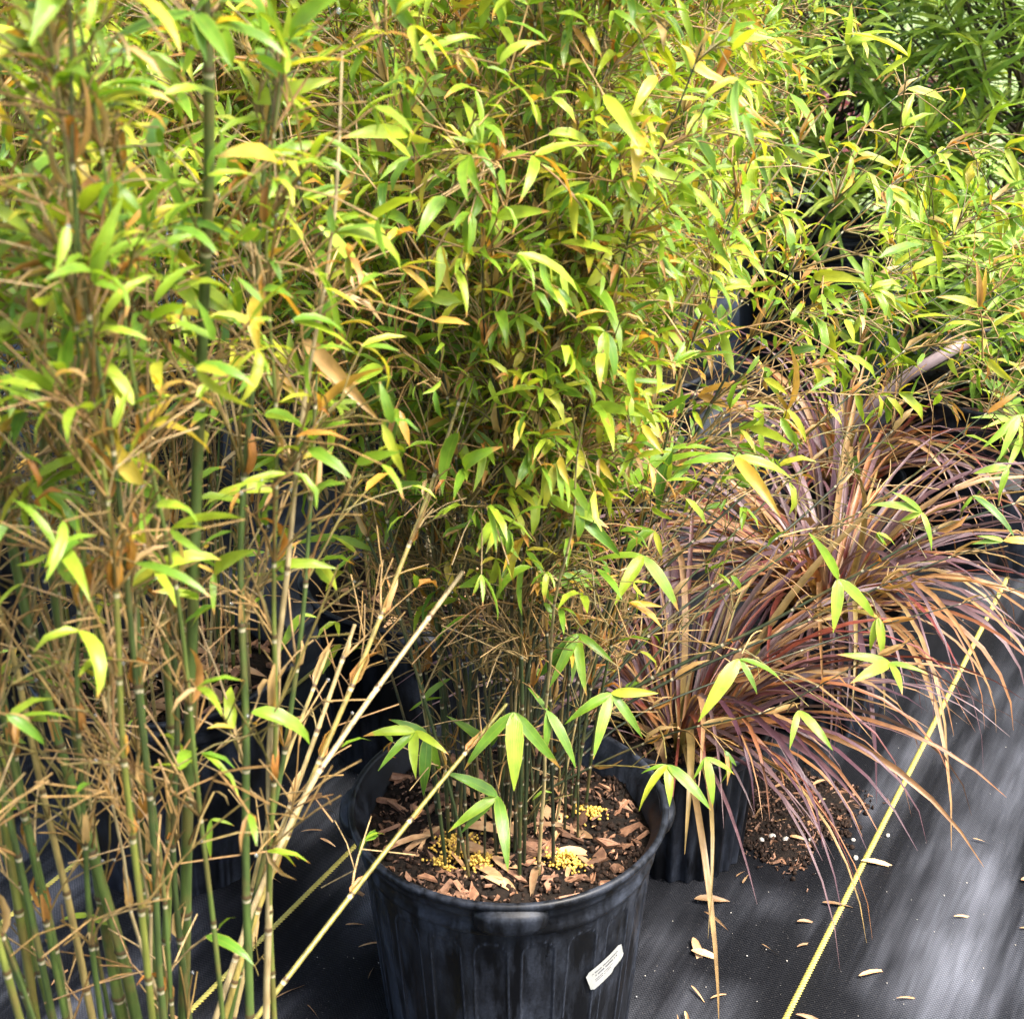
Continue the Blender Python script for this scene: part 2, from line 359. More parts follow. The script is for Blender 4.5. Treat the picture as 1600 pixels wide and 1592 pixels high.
# ------------------------------------------------------------------ pots
def wall_grid(c, H, rb, rt, npan, cols, rows, style, ztop):
    th = np.linspace(0, 2 * np.pi, cols, endpoint=False); zz = np.concatenate([np.linspace(0, ztop, rows)])
    TH, ZZ = np.meshgrid(th, zz)
    return TH, ZZ, pot_radius(TH, ZZ, H, rb, rt, npan, style, ztop)
BEAD_PALE = [None]
def pot_radius(TH, ZZ, H, rb, rt, npan, style, ztop):
    r = rb + (rt - rb) * (ZZ / H)
    if style == "arch":
        ph = (TH * npan / (2 * np.pi)) % 1.0 - 0.5; pitch = 2 * np.pi * r / npan
        a = ph * pitch; hw = 0.36 * 2 * np.pi * (rb + rt) / 2 / npan; zt = ztop - 0.016
        sdist = np.where(ZZ < zt - hw, np.abs(a) - hw, np.hypot(a, ZZ - (zt - hw)) - hw)
        r = r - 0.0014 / (1 + np.exp(np.clip(sdist / 0.0007, -40, 40))) + 0.0016 * np.exp(-(sdist / 0.0011) ** 2)
        BEAD_PALE[0] = np.exp(-((sdist - 0.0003) / 0.0009) ** 2)  # mask for the raised bead outline, coloured paler than the wall
    elif style == "flute":
        r = r + 0.0032 * np.sin(TH * npan) * np.clip((ztop - ZZ) / 0.02, 0, 1)
    return r
def make_pot(x, y, H, Rr, label, soil_drop=0.035, style="arch", npan=20, rot=0.0, cols=200, rows=24, lugs=True, soil=True, tilt=None, rimh=0.05):
    root = thing("nursery_pot", label, "plant pot", (x, y, 0.0), "black plastic nursery pots")
    rt = Rr - 0.013; rb = rt * 0.86; zt = H - rimh
    TH, ZZ, RR = wall_grid((x, y), H, rb, rt, npan, cols, rows, style, zt)
    V = np.stack([RR * np.sin(TH + rot), -RR * np.cos(TH + rot), ZZ], -1).reshape(-1, 3)
    i = np.arange(rows - 1)[:, None] * cols; j = np.arange(cols)[None]; j2 = (j + 1) % cols
    F = np.stack([i + j, i + j2, i + cols + j2, i + cols + j], -1).reshape(-1, 4)
    bead_pale = BEAD_PALE[0].ravel() if style == "arch" else np.zeros(len(V)); bead_pale = bead_pale * (0.35 + 0.65 * rng.random(len(V)))
    link("wall", mesh("pot_wall", V, F, M_POT, None, {"bead_pale": bead_pale}), root)
    # rim band: profile turned round the axis, with two moulded steps and a rolled lip
    rz = rb + (rt - rb) * (zt / H)
    prof = [(rz - 0.002, zt - 0.004), (rz + 0.004, zt), (rz + 0.0045, zt + 0.006), (rz + 0.003, zt + 0.010), (rz + 0.0035, H - 0.028), (rz + 0.0075, H - 0.024),
            (rz + 0.0085, H - 0.021), (rz + 0.0085, H - 0.012), (Rr - 0.002, H - 0.009), (Rr, H - 0.004), (Rr - 0.001, H), (Rr - 0.006, H + 0.001), (Rr - 0.0085, H - 0.002), (Rr - 0.010, H - 0.012), (rt - 0.006, H - 0.02),
            (rt - 0.010, H - 0.09), (0.02, H - 0.095)]
    pr = np.array(prof); n = 96; th = np.arange(n) * 2 * np.pi / n
    wobr = 1 + 0.006 * np.sin(2 * th + 0.7) + 0.003 * np.sin(5 * th)
    V = np.stack([pr[:, 0][:, None] * np.sin(th) * wobr, -pr[:, 0][:, None] * np.cos(th) * wobr, np.repeat(pr[:, 1][:, None], n, 1)], -1).reshape(-1, 3)
    i = np.arange(len(pr) - 1)[:, None] * n; j = np.arange(n)[None]; j2 = (j + 1) % n
    F = np.stack([i + j, i + j2, i + n + j2, i + n + j], -1).reshape(-1, 4)
    link("rim", mesh("pot_rim", V, F, M_POT), root)
    if lugs:
        for a in (0.02, math.pi / 2 + 0.1, math.pi, 3 * math.pi / 2 - 0.05):
            # a rounded grip lobe moulded under the lip
            uu, vv = np.meshgrid(np.linspace(-1, 1, 17), np.linspace(-1, 1, 11))
            prof_ = np.clip(1 - np.abs(uu) ** 3.2, 0, 1) ** 0.55 * np.clip(1 - np.abs(vv) ** 4, 0, 1) ** 0.5
            ang = a + rot * 0 + uu * 0.235; zz = H - 0.0225 + vv * 0.019 * np.clip(1 - 0.55 * np.abs(uu) ** 3, 0.2, 1)
            rr = Rr - 0.010 + 0.022 * prof_ * (0.82 + 0.18 * vv)
            V = np.stack([rr * np.sin(ang), -rr * np.cos(ang), zz], -1).reshape(-1, 3)
            i = np.arange(10)[:, None] * 17 + np.arange(16)[None]
            F = np.stack([i, i + 1, i + 18, i + 17], -1).reshape(-1, 4)
            link("grip_lug", mesh("grip_lug", V, F, M_POT), root)
    so = None
    if soil:
        sz = H - soil_drop; rs = rt - 0.004
        rr, th = np.meshgrid(np.linspace(0.0, 1, 22) ** 0.8 * rs, np.linspace(0, 2 * np.pi, 56, endpoint=False))
        X_ = rr * np.cos(th); Y_ = rr * np.sin(th)
        Z_ = sz + soil_h(X_ + x, Y_ + y)
        V = np.stack([X_, Y_, Z_], -1).reshape(-1, 3)
        i = (np.arange(56)[:, None] * 22); i2 = ((np.arange(56)[:, None] + 1) % 56) * 22; j = np.arange(21)[None]
        F = np.stack([i + j, i + j + 1, i2 + j + 1, i2 + j], -1).reshape(-1, 4)
        so = link("soil", mesh("soil", V, F, M_SOIL), root)
    return root, so
def soil_h(X, Y):
    return 0.006 * np.sin(X * 41 + 1) * np.sin(Y * 37) + 0.004 * np.sin(X * 97 + Y * 60) * np.sin(Y * 83 - X * 31) + 0.0022 * np.sin(X * 211 + Y * 90) * np.sin(Y * 190)

# chips, litter and crumbs on the soil of a pot
CHIPS = []
for k in range(10):
    n = random.choice((5, 6, 7)); an = np.sort(rng.uniform(0, 2 * np.pi, n)); el = rng.uniform(0.3, 0.75)
    rr = rng.uniform(0.75, 1.05, n); x = np.cos(an) * rr * 0.5; y = np.sin(an) * rr * 0.5 * el
    top = np.stack([x * 0.92, y * 0.92, 0.05 + 0.05 * rng.uniform(-1, 1, n)], -1); bot = np.stack([x, y, -0.05 + np.zeros(n)], -1)
    F = [list(range(n)), list(range(2 * n - 1, n - 1, -1))] + [[i, n + i, n + (i + 1) % n, (i + 1) % n] for i in range(n)]
    CHIPS.append(mesh("bark_chip", np.concatenate([top, bot]), F, M_CHIP, smooth=False))
LITTER = []
for k in range(10):
    v = np.array([[rng.uniform(0.2, 0.9)], [rng.uniform(0.06, 0.12)], [rng.uniform(0.1, 0.6)], [rng.uniform(-0.8, 0.8)]])
    V = leaf_verts(LT, LW, v[0], v[1], v[2], v[3]).reshape(-1, 3)
    LITTER.append(mesh("dry_leaf", V, leaf_faces(1, len(LT)), M_DRY, leaf_uv(1, LT), {"rnd": np.full(len(V), 0.95)}))
CHIP_V = [np.array([v.co[:] for v in m_.vertices]) for m_ in CHIPS]; CHIP_F = [[list(p.vertices) for p in m_.polygons] for m_ in CHIPS]
def chip_bits(pos, size):            # many tiny bark bits in one mesh
    V, F, o_ = [], [], 0
    for p, s_ in zip(pos, size):
        k = random.randrange(len(CHIPS)); a, b = random.uniform(0, 6.3), random.uniform(-.6, .6)
        Rm = np.array(Matrix.Rotation(a, 3, 'Z') @ Matrix.Rotation(b, 3, 'X') @ Matrix.Rotation(random.uniform(-.5, .5), 3, 'Y'))
        V.append((CHIP_V[k] * np.array([s_, s_ * random.uniform(.4, 1.1), s_ * 1.3])) @ Rm.T + p); F += [[i + o_ for i in f] for f in CHIP_F[k]]; o_ += len(CHIP_V[k])
    return np.concatenate(V), F
def flat_M(p, ang, s, tilt=0.25, sy=1.0):
    return Matrix.Translation(Vector(p)) @ Matrix.Rotation(ang, 4, 'Z') @ Matrix.Rotation(random.uniform(-tilt, tilt), 4, 'Y') @ Matrix.Rotation(random.uniform(-tilt, tilt), 4, 'X') @ Matrix.Diagonal((s, s * sy, s, 1))
def dress_soil(root, so, H, Rr, drop, nchip, nlit, ncrumb):
    c = np.array(root.location); rs = Rr - 0.022; sz = H - drop
    for k in range(nchip):
        r = rs * math.sqrt(random.random()) * 0.97; a = random.uniform(0, 2 * math.pi); x, y = r * math.cos(a), r * math.sin(a)
        s = random.choice((0.010, 0.014, 0.02, 0.028, 0.038)) * random.uniform(0.8, 1.2)
        z = sz + float(soil_h(np.array(x + c[0]), np.array(y + c[1]))) + 0.003
        link("bark_chip", random.choice(CHIPS), so, M=flat_M((x, y, z), random.uniform(0, 6.3), s, 0.45, random.uniform(0.6, 1.2)))
    for k in range(nlit):
        r = (rs - 0.055) * math.sqrt(random.random()); a = random.uniform(0, 2 * math.pi); x, y = r * math.cos(a), r * math.sin(a)
        z = sz + float(soil_h(np.array(x + c[0]), np.array(y + c[1]))) + 0.006
        link("dry_leaf", random.choice(LITTER), so, M=flat_M((x, y, z), random.uniform(0, 6.3), random.uniform(0.03, 0.075), 0.3))
    r = rs * np.sqrt(rng.random(ncrumb)); a = rng.uniform(0, 2 * np.pi, ncrumb); x = r * np.cos(a); y = r * np.sin(a)
    pz = sz + soil_h(x + c[0], y + c[1]) + 0.001
    V, F = blobs(np.stack([x, y, pz], -1), rng.uniform(0.001, 0.0042, ncrumb), rng.uniform(0.5, 1.5, (ncrumb, 3)))
    link("soil_crumbs", mesh("soil_crumbs", V, F, M_CRUMB, smooth=False), so, "stuff")
    nb_ = ncrumb // 3
    if nb_:
        V, F = chip_bits(np.stack([x, y, pz + .002], -1)[:nb_], rng.uniform(.003, .010, nb_)); link("bark_bits", mesh("bark_bits", V, F, M_CHIP2, smooth=False), so, "stuff")

C_POS = (-0.005, 1.455); C_H, C_R = 0.30, 0.186
potC, soilC = make_pot(*C_POS, C_H, C_R, "black arch-panelled nursery pot with white sticker, below the dark-stemmed bamboo", 0.040, cols=800, rows=60, rot=0.05)
dress_soil(potC, soilC, C_H, C_R, 0.040, 250, 60, 1800)
# yellow fertiliser granules in loose heaps on the soil
for (u, v, n, r) in ((712, 1318, 260, 0.022), (748, 1345, 150, 0.013), (690, 1345, 60, 0.012), (922, 1275, 150, 0.014), (885, 1345, 190, 0.016), (628, 1190, 90, 0.012)):
    g = PG(u, v, C_H - 0.036)
    p = rng.normal(size=(n, 2)) * r * 0.62 * np.array([1.0, 0.75])
    d = np.hypot(p[:, 0], p[:, 1])
    X_, Y_ = g[0] + p[:, 0], g[1] + p[:, 1]
    zz = C_H - 0.040 + soil_h(X_, Y_) + 0.003 + 0.010 * np.exp(-(d / r) ** 2) * rng.random(n)
    pos = np.stack([X_ - C_POS[0], Y_ - C_POS[1], zz], -1)
    V, F = blobs(pos, rng.uniform(0.0012, 0.0022, n), rng.uniform(0.8, 1.2, (n, 3)))
    link("fertiliser_granules", mesh("fertiliser_granules", V, F, M_GRANULE), soilC, "stuff")
# white sticker with faint print, stuck askew on the wall
def on_wall(s, z, lift):           # s: arc position in metres to the right of the sticker's middle
    th = STK_TH + s / 0.160
    r = 0.173 * 0.86 + (0.173 - 0.173 * 0.86) * (z / C_H) + 0.0022 + lift
    return np.stack([r * np.sin(th), -r * np.cos(th), z], -1)
STK_TH = 0.74; STK_Z = 0.162; ca, sa = math.cos(0.34), math.sin(0.34)
def stk(a, b, lift): return on_wall(a * ca - b * sa, STK_Z + a * sa + b * ca, lift)
ga, gb = np.meshgrid(np.linspace(-0.027, 0.027, 13), np.linspace(-0.0165, 0.0165, 9))
rr_ = np.maximum(np.abs(ga) - 0.022, 0); gb2 = gb * (1 - (rr_ / 0.005) ** 2 * 0.25) + np.where((ga > 0.006) & (gb < -0.012), 0.004, 0)
V = stk(ga.ravel(), gb2.ravel(), 0.0012); i = np.arange(8)[:, None] * 13 + np.arange(12)[None]
sticker = link("sticker", mesh("sticker", V, np.stack([i, i + 1, i + 14, i + 13], -1).reshape(-1, 4), M_PAPER), potC)
V = []; F = []
for row, (b0, h, a0, a1) in enumerate(((0.0085, 0.0022, -0.019, 0.021), (0.0030, 0.0030, -0.016, 0.016), (-0.0022, 0.0014, -0.018, 0.010), (-0.0055, 0.0014, -0.018, 0.004))):
    a = a0
    while a < a1:
        wdt = random.uniform(0.0008, 0.0022)
        q = stk(np.array([a, a + wdt, a + wdt, a]), np.array([b0, b0, b0 + h * random.uniform(0.6, 1), b0 + h * random.uniform(0.6, 1)]), 0.0016)
        F.append([len(V) + k for k in range(4)]); V += q.tolist()
        a += wdt + random.choice((0.0005, 0.0006, 0.0007, 0.0022))
link("print", mesh("print", np.array(V), F, M_INK, smooth=False), sticker, "stuff")

POTS = {}
def pot(key, x, y, H, Rr, label, chips=0, lit=0, crumbs=0, drop=0.035, **kw):
    r, s = make_pot(x, y, H, Rr, label, drop, **kw)
    if s is not None and (chips or lit or crumbs): dress_soil(r, s, H, Rr, drop, chips, lit, crumbs)
    POTS[key] = (x, y, H, Rr, drop)
POTS["C"] = (*C_POS, C_H, C_R, 0.04)
pot("A", -0.305, 0.915, 0.30, 0.18, "black nursery pot holding the tall bamboo with thick green culms", 60, 30, 500)
pot("B", -0.475, 1.79, 0.30, 0.178, "black nursery pot heaped with tan leaf litter below straw-coloured bamboo culms", 150, 110, 700)
pot("B2", -0.14, 2.04, 0.29, 0.175, "black nursery pot close behind the stickered pot, almost hidden by bamboo stems", 60, 60, 400)
pot("B3", 0.16, 2.52, 0.29, 0.175, "black nursery pot of bamboo right behind the purple fountain grass", 30, 30, 200, cols=120, rows=14)
pot("F", 0.235, 1.775, 0.205, 0.118, "small fluted black pot of purple fountain grass next to the spilled soil", 30, 20, 300, style="flute", npan=26, lugs=False, cols=260, rows=26, drop=0.03, rimh=0.022)
pot("F2", 0.50, 2.12, 0.205, 0.118, "small fluted black pot half hidden under hanging purple grass beside the yellow yarn line", 10, 10, 100, style="flute", npan=26, lugs=False, cols=200, rows=20, drop=0.03, rimh=0.022)
pot("G", 0.99, 2.80, 0.34, 0.265, "large wide black pot with the low narrow-leaved shrub of bright rosettes", 20, 20, 100, style="plain", cols=96, rows=12)
pot("G2", 1.20, 3.70, 0.34, 0.22, "black pot under the tall dark-trunked narrow-leaved shrub", 0, 0, 0, style="plain", cols=96, rows=8)
pot("G3", 0.80, 3.95, 0.34, 0.22, "black pot under the pale green narrow-leaved shrub behind the bamboo tips", 0, 0, 0, style="plain", cols=96, rows=8)
BACK = {"D1": (0.24, 3.0), "D2": (-0.28, 3.12), "D3": (0.10, 3.42), "D4": (-0.78, 3.10), "D5": (-1.18, 2.86), "D6": (0.20, 3.92), "D7": (-0.55, 3.80), "D8": (-0.10, 4.05), "D9": (-1.10, 3.75), "E1": (-0.98, 2.28)}
BACK_AT = {"D1": "directly behind the one rising over the purple grass", "D2": "behind the dense middle bamboo, nearest the bare cloth", "D3": "two pots behind the dense middle bamboo", "D4": "behind the straw-stemmed bamboo, across the bare cloth",
           "D5": "behind the edge bamboo that stands past the litter-filled pot", "D6": "in the last row nearest the pale narrow-leaved shrub", "D7": "in the last row behind the bare strip of cloth", "D8": "at the very back, in the middle of its row", "D9": "at the back end of the outermost row", "E1": "standing past the litter-filled pot at the edge of the clump"}
for k, (x, y) in BACK.items():
    pot(k, x, y, 0.29, 0.175, "black pot of bamboo " + BACK_AT[k].replace(" that stands", ""), 0, 20 if y < 3 else 0, 0, cols=100, rows=10)

# white tag on the wide pot
ga, gz = np.meshgrid(np.linspace(-0.46, -0.22, 9), np.linspace(0.19, 0.235, 4)); gr = 0.252 * 0.86 + (0.252 - 0.252 * 0.86) * gz / 0.34 + 0.002
V = np.stack([gr * np.sin(ga), -gr * np.cos(ga), gz + 0.02 * (ga + .3)], -1).reshape(-1, 3); i = np.arange(3)[:, None] * 9 + np.arange(8)[None]
link("sticker", mesh("sticker", V, np.stack([i, i + 1, i + 10, i + 9], -1).reshape(-1, 4), M_PAPER), [o for o in bpy.data.objects if o.get("label", "").startswith("large wide black pot")][0])

# ------------------------------------------------------------------ bamboo
def culm_path(base, length, lean, n=40, sag=0.25):
    t = np.linspace(0, 1, n)[:, None]
    l2 = float(np.hypot(lean[0], lean[1]))
    p = base + np.array([0, 0, 1.0]) * length * (t - sag * l2 * t ** 2.4) + np.array([lean[0], lean[1], 0]) * length * (0.35 * t + 0.65 * t ** 1.9)
    # a little crookedness
    ph = rng.uniform(0, 6.3, 4)
    p[:, 0] += 0.006 * np.sin(t[:, 0] * 9 + ph[0]) * t[:, 0] + 0.003 * np.sin(t[:, 0] * 23 + ph[1]) * t[:, 0]
    p[:, 1] += 0.006 * np.sin(t[:, 0] * 8 + ph[2]) * t[:, 0]
    return p
def resample(path, s_new):
    d = np.concatenate([[0], np.cumsum(np.linalg.norm(np.diff(path, axis=0), axis=1))])
    return np.stack([np.interp(s_new, d, path[:, k]) for k in range(3)], -1), d[-1]
def smooth_poly(pts, n=40):
    pts = np.array(pts); d = np.concatenate([[0], np.cumsum(np.linalg.norm(np.diff(pts, axis=0), axis=1))])
    tt = np.linspace(0, d[-1], n * 4); q = np.stack([np.interp(tt, d, pts[:, k]) for k in range(3)], -1)
    for _ in range(60): q[1:-1] = (q[:-2] + 2 * q[1:-1] + q[2:]) / 4
    return q[::4] if len(q[::4]) > 2 else q

def bamboo(key, label, n=45, length=(0.95, 1.45), dia=(0.003, 0.006), lean=0.22, bias=(0, 0), rc=(0.1, 0.7), dead=0.15, leafz=(0.42, 0.85), leaf_min=0.15,
           leafL=(0.036, 0.066), density=1.0, colour=(0.14, 0.90), dryness=0.09, extra=(), fans=(), spread=0.70, node0=0.25, twig_rnd=(0.2, 1.0), drops=0, keep=300, sheaths=True, subs=(2, 4), bcount=(2, 5), bang=(18, 55), blen=(0.07, 0.24), low_twig=0.5, lod=0):
    x, y, H, Rr, drop = POTS[key]
    org = np.array([x, y, H - drop])
    root = thing("bamboo_plant", label, "bamboo", org, "potted bamboo plants")
    culms = []                                            # (path, r0, rnd, dead, tip ratio)
    for k in range(n):
        a = rng.uniform(0, 2 * np.pi); r = Rr * spread * math.sqrt(rng.random())
        b = org + np.array([r * math.cos(a), r * math.sin(a), -0.01])
        le = rng.normal(0, lean * 0.45, 2) + np.array([math.cos(a), math.sin(a)]) * lean * (r / Rr) + np.array(bias)
        dd = rng.random() < dead
        L = rng.uniform(*length) * (rng.uniform(0.45, 0.9) if dd else 1)
        culms.append((culm_path(b, L, le), rng.uniform(*dia) / 2, (rng.uniform(0.82, 1.0) if dd else rng.uniform(*rc)), dd, 0.3))
    for e in extra:
        e0_ = np.array(e["pts"][0]); e = dict(e)
        if e0_[2] > org[2]: e["pts"] = [np.array([e0_[0], e0_[1], org[2] - 0.012])] + list(e["pts"])
        culms.append((smooth_poly(e["pts"]), e.get("d", 0.005) / 2, e.get("rnd", 0.1), e.get("dead", False), e.get("tip", 0.3), e.get("branch", 1.0)))
    npos, ntan, ncul, nsc, nfac = [], [], [], [], []
    culm_obj = []
    for ci, c in enumerate(culms):
        path, r0, rn, dd, tipr = c[:5]; bf = c[5] if len(c) > 5 else 1.0
        total = np.linalg.norm(np.diff(path, axis=0), axis=1).sum()
        sp0 = rng.uniform(0.085, 0.13) if r0 > 0.0035 else rng.uniform(0.06, 0.10)
        nodes = np.arange(sp0 * rng.uniform(0.3, 1.0), total, sp0)
        ss = [0.0]; nd = [0.0]; rr = [1.0]
        for s in nodes:
            if s + 0.004 > total: continue
            for ds, m_, f_ in ((-0.0046, 0.0, 1.0), (-0.004, 1.0, 1.0), (-0.0018, 1.0, 1.07), (0.0, 0.5, 1.22), (0.0022, 0.5, 1.06), (0.0035, 0.0, 0.98))[lod::1 + lod]:
                if s + ds > ss[-1]: ss.append(s + ds); nd.append(m_); rr.append(f_)
            mid = s + sp0 * 0.5
            if mid < total and not lod: ss.append(mid); nd.append(0.0); rr.append(0.97)
        ss.append(total); nd.append(0.0); rr.append(0.9)
        ss = np.array(ss); pts, _ = resample(path, ss)
        rad = r0 * np.array(rr) * (1 - (1 - tipr) * (ss / total) ** 1.2)
        sides = 5 if lod else 8 if r0 > 0.004 else 6 if r0 > 0.002 else 5
        V, F = tubes(pts[None] - org, rad[None], sides)
        me = mesh("culm", V, F, M_CULM, None, {"rnd": np.full(len(V), rn), "node": np.repeat(np.array(nd), sides)})
        culm_obj.append(link("culm", me, root))
        bare = dd and rng.random() < 0.6
        if bare or bf == 0: continue
        k0 = node0 if len(c) == 5 or key == "A" else 0.12
        for s in nodes:
            if s < k0 * total + 0.02 and rng.random() < 0.9: continue
            q, _ = resample(path, np.array([s, min(s + 0.01, total + 0.001), max(s - 0.01, 0)]))
            npos.append(q[0]); ntan.append(q[1] - q[2]); ncul.append(ci); nsc.append(math.sin(math.pi * min(0.95, 0.25 + 0.75 * s / total)) ** 0.6 * (0.6 if dd else 1)); nfac.append(0.0 if dd else bf)
    npos = np.array(npos); ntan = nrm(np.array(ntan)); ncul = np.array(ncul); nsc = np.array(nsc); nfac = np.array(nfac)
    # level 1: branches fan up from each node
    nb = rng.integers(bcount[0], bcount[1] + 1, len(npos))
    low = np.clip((npos[:, 2] - 0.30) / max(leafz[1] - 0.30, 0.1), 0.0, 1.0)
    nb = np.floor(nb * (low_twig + (1 - low_twig) * low) + rng.random(len(nb))).astype(int); nsc = nsc * (0.45 + 0.55 * low)
    nb = np.where(nfac >= 0.99, nb, np.floor(nb * np.maximum(nfac, 0.3) + rng.random(len(nb))).astype(int))
    bi = np.repeat(np.arange(len(npos)), nb); nB = len(bi)
    side = nrm(np.cross(ntan, rand_dirs(len(npos))))
    az = rng.normal(0, 0.9, nB); S = side[bi]; U = np.cross(ntan[bi], S)
    ang = np.radians(rng.uniform(bang[0], bang[1], nB))
    D = nrm(ntan[bi] * np.cos(ang)[:, None] + (S * np.cos(az)[:, None] + U * np.sin(az)[:, None]) * np.sin(ang)[:, None])
    Lb = rng.uniform(blen[0], blen[1], nB) * nsc[bi]
    K = 4; tt = np.linspace(0, 1, K)
    kink = rand_dirs(nB) * 0.10
    sagb = rng.uniform(0.0, 0.28, nB)
    Pb = npos[bi][:, None] + (D[:, None] * tt[None, :, None] + kink[:, None] * (tt * (1 - tt))[None, :, None] - np.array([0, 0, 1.0]) * (sagb[:, None] * tt[None] ** 2)[..., None]) * Lb[:, None, None]
    rb0 = rng.uniform(0.0009, 0.0015, nB)
    Rb = rb0[:, None] * np.linspace(1, 0.55, K)[None]
    # level 2: side twigs
    ns = rng.integers(subs[0], subs[1] + 1, nB); si = np.repeat(np.arange(nB), ns); nS = len(si)
    f = rng.uniform(0.3, 0.95, nS); kf = f * (K - 1); k0 = np.minimum(kf.astype(int), K - 2); fr = (kf - k0)[:, None]
    p0 = Pb[si, k0] * (1 - fr) + Pb[si, k0 + 1] * fr
    Dd = nrm(Pb[si, k0 + 1] - Pb[si, k0]); pr = nrm(np.cross(Dd, rand_dirs(nS))); an = np.radians(rng.uniform(20, 60, nS))
    D2 = nrm(Dd * np.cos(an)[:, None] + pr * np.sin(an)[:, None])
    L2 = rng.uniform(0.02, 0.08, nS)
    t3 = np.array([0, 1.0]) if lod else np.array([0, .5, 1.0])
    Ps = p0[:, None] + (D2[:, None] * t3[None, :, None] - np.array([0, 0, 1.0]) * (0.15 * t3 ** 2)[None, :, None] + (rand_dirs(nS) * 0.12)[:, None] * (t3 * (1 - t3))[None, :, None]) * L2[:, None, None]
    Rs = np.full((nS, len(t3)), 0.00075)
    brnd = rng.uniform(*twig_rnd, nB)
    cb = ncul[bi]; cs = cb[si]
    for ci in np.unique(cb):
        m1 = cb == ci; m2 = cs == ci
        V1, F1 = tubes(Pb[m1] - org, Rb[m1], 3); parts = [(V1, F1, np.repeat(brnd[m1], K * 3))]
        if m2.any():
            V2, F2 = tubes(Ps[m2] - org, Rs[m2], 3); parts.append((V2, F2, np.repeat(brnd[si][m2], 3 * len(t3))))
        V = np.concatenate([q[0] for q in parts]); o_ = 0; FF = []
        for q in parts: FF.append(q[1] + o_); o_ += len(q[0])
        rn = np.concatenate([q[2] for q in parts])
        link("twigs", mesh("twigs", V, np.concatenate(FF), M_TWIG, None, {"rnd": rn, "node": np.zeros(len(V))}), culm_obj[ci], "stuff")
    # leaves at the ends of branches and twigs
    ends = np.concatenate([Pb[:, -1], Ps[:, -1]]); edir = nrm(np.concatenate([Pb[:, -1] - Pb[:, -2], Ps[:, -1] - Ps[:, -2]]))
    efac = np.concatenate([nfac[bi], nfac[bi][si]])
    z = ends[:, 2]
    pl = np.clip((z - leafz[0]) / (leafz[1] - leafz[0]), 0, 1); pl = (leaf_min + (1 - leaf_min) * pl * pl * (3 - 2 * pl)) * density
    pl = pl * np.where(efac > 0, np.minimum(1.0, 0.4 + efac), 0.0)
    cnt = np.where(rng.random(len(ends)) < pl, rng.choice([1, 2, 3, 4], len(ends), p=[.35, .35, .2, .1]), 0)
    li = np.repeat(np.arange(len(ends)), cnt); nL = len(li)
    e = edir[li]; pr = nrm(np.cross(e, rand_dirs(nL))); an = np.radians(rng.uniform(8, 75, nL))
    X = nrm(e * np.cos(an)[:, None] + pr * np.sin(an)[:, None] + np.array([0, 0, -0.12]))
    Z = nrm(np.array([0, 0, 1.0]) + rng.normal(0, 0.42, (nL, 3)) - e * 0.15)
    Ll = rng.uniform(*leafL, nL) * rng.choice([0.5, 0.7, 0.85, 1.1], nL, p=[.25, .3, .3, .15])
    c0, c1 = colour
    col = c0 + (c1 - c0) * np.clip(rng.beta(2.0, 1.7, nL), 0, 1)
    isdry = rng.random(nL) < dryness + 0.22 * (1 - np.clip((z[li] - leafz[0]) / (leafz[1] - leafz[0]), 0, 1))
    col = np.where(isdry, rng.uniform(0.84, 1.0, nL), col)
    Ll = np.where(isdry, Ll * 0.8, Ll)
    var = np.clip((col * NV).astype(int), 0, NV - 1)
    pos = ends[li]
    if sheaths:                                           # papery brown sheaths tufted round the nodes
        q = np.repeat(np.arange(len(npos)), 3); q = q[rng.random(len(q)) < 0.55]; nq = len(q)
        an = np.radians(rng.uniform(10, 38, nq)); pr = nrm(np.cross(ntan[q], rand_dirs(nq)))
        X = np.concatenate([X, nrm(ntan[q] * np.cos(an)[:, None] + pr * np.sin(an)[:, None])]); Z = np.concatenate([Z, pr])
        pos = np.concatenate([pos, npos[q]]); Ll = np.concatenate([Ll, rng.uniform(0.015, 0.05, nq)])
        var = np.concatenate([var, rng.integers(int(0.88 * NV), NV, nq)])
    # fans placed one by one
    FP, FX, FZ, FL, FV = [], [], [], [], []
    FT = []
    for (c_, Y0, tips, stem) in fans:
        cpt = P(c_[0], c_[1], Y0)
        for tp in tips:
            tu, tv = tp[0], tp[1]; dy = tp[2] if len(tp) > 2 else rng.uniform(-0.03, 0.02); cl = tp[3] if len(tp) > 3 else rng.uniform(0.15, 0.72)
            tip = P(tu, tv, Y0 + dy); d = tip - cpt; L = np.linalg.norm(d)
            cand = np.where(np.abs(VAR[:, 0] - cl) < 0.10)[0]; cand = cand[np.argsort(VAR[cand, 1])][:4]; vi = int(rng.choice(cand))
            bend = VAR[vi, 1] * 0.46
            up = np.array([0, -0.55, 0.83]) + rng.normal(0, 0.18, 3); dn = d / L
            zz = up - dn * (up @ dn); zz /= np.linalg.norm(zz)
            FX.append(dn * math.cos(bend) + zz * math.sin(bend)); FZ.append(zz * math.cos(bend) - dn * math.sin(bend)); FP.append(cpt); FL.append(L * 1.06); FV.append(vi)
        if stem is not None:
            s0 = P(*stem); mid = (s0 + cpt) / 2 + np.array([0, 0, 0.015]); FT.append([s0, mid, cpt])
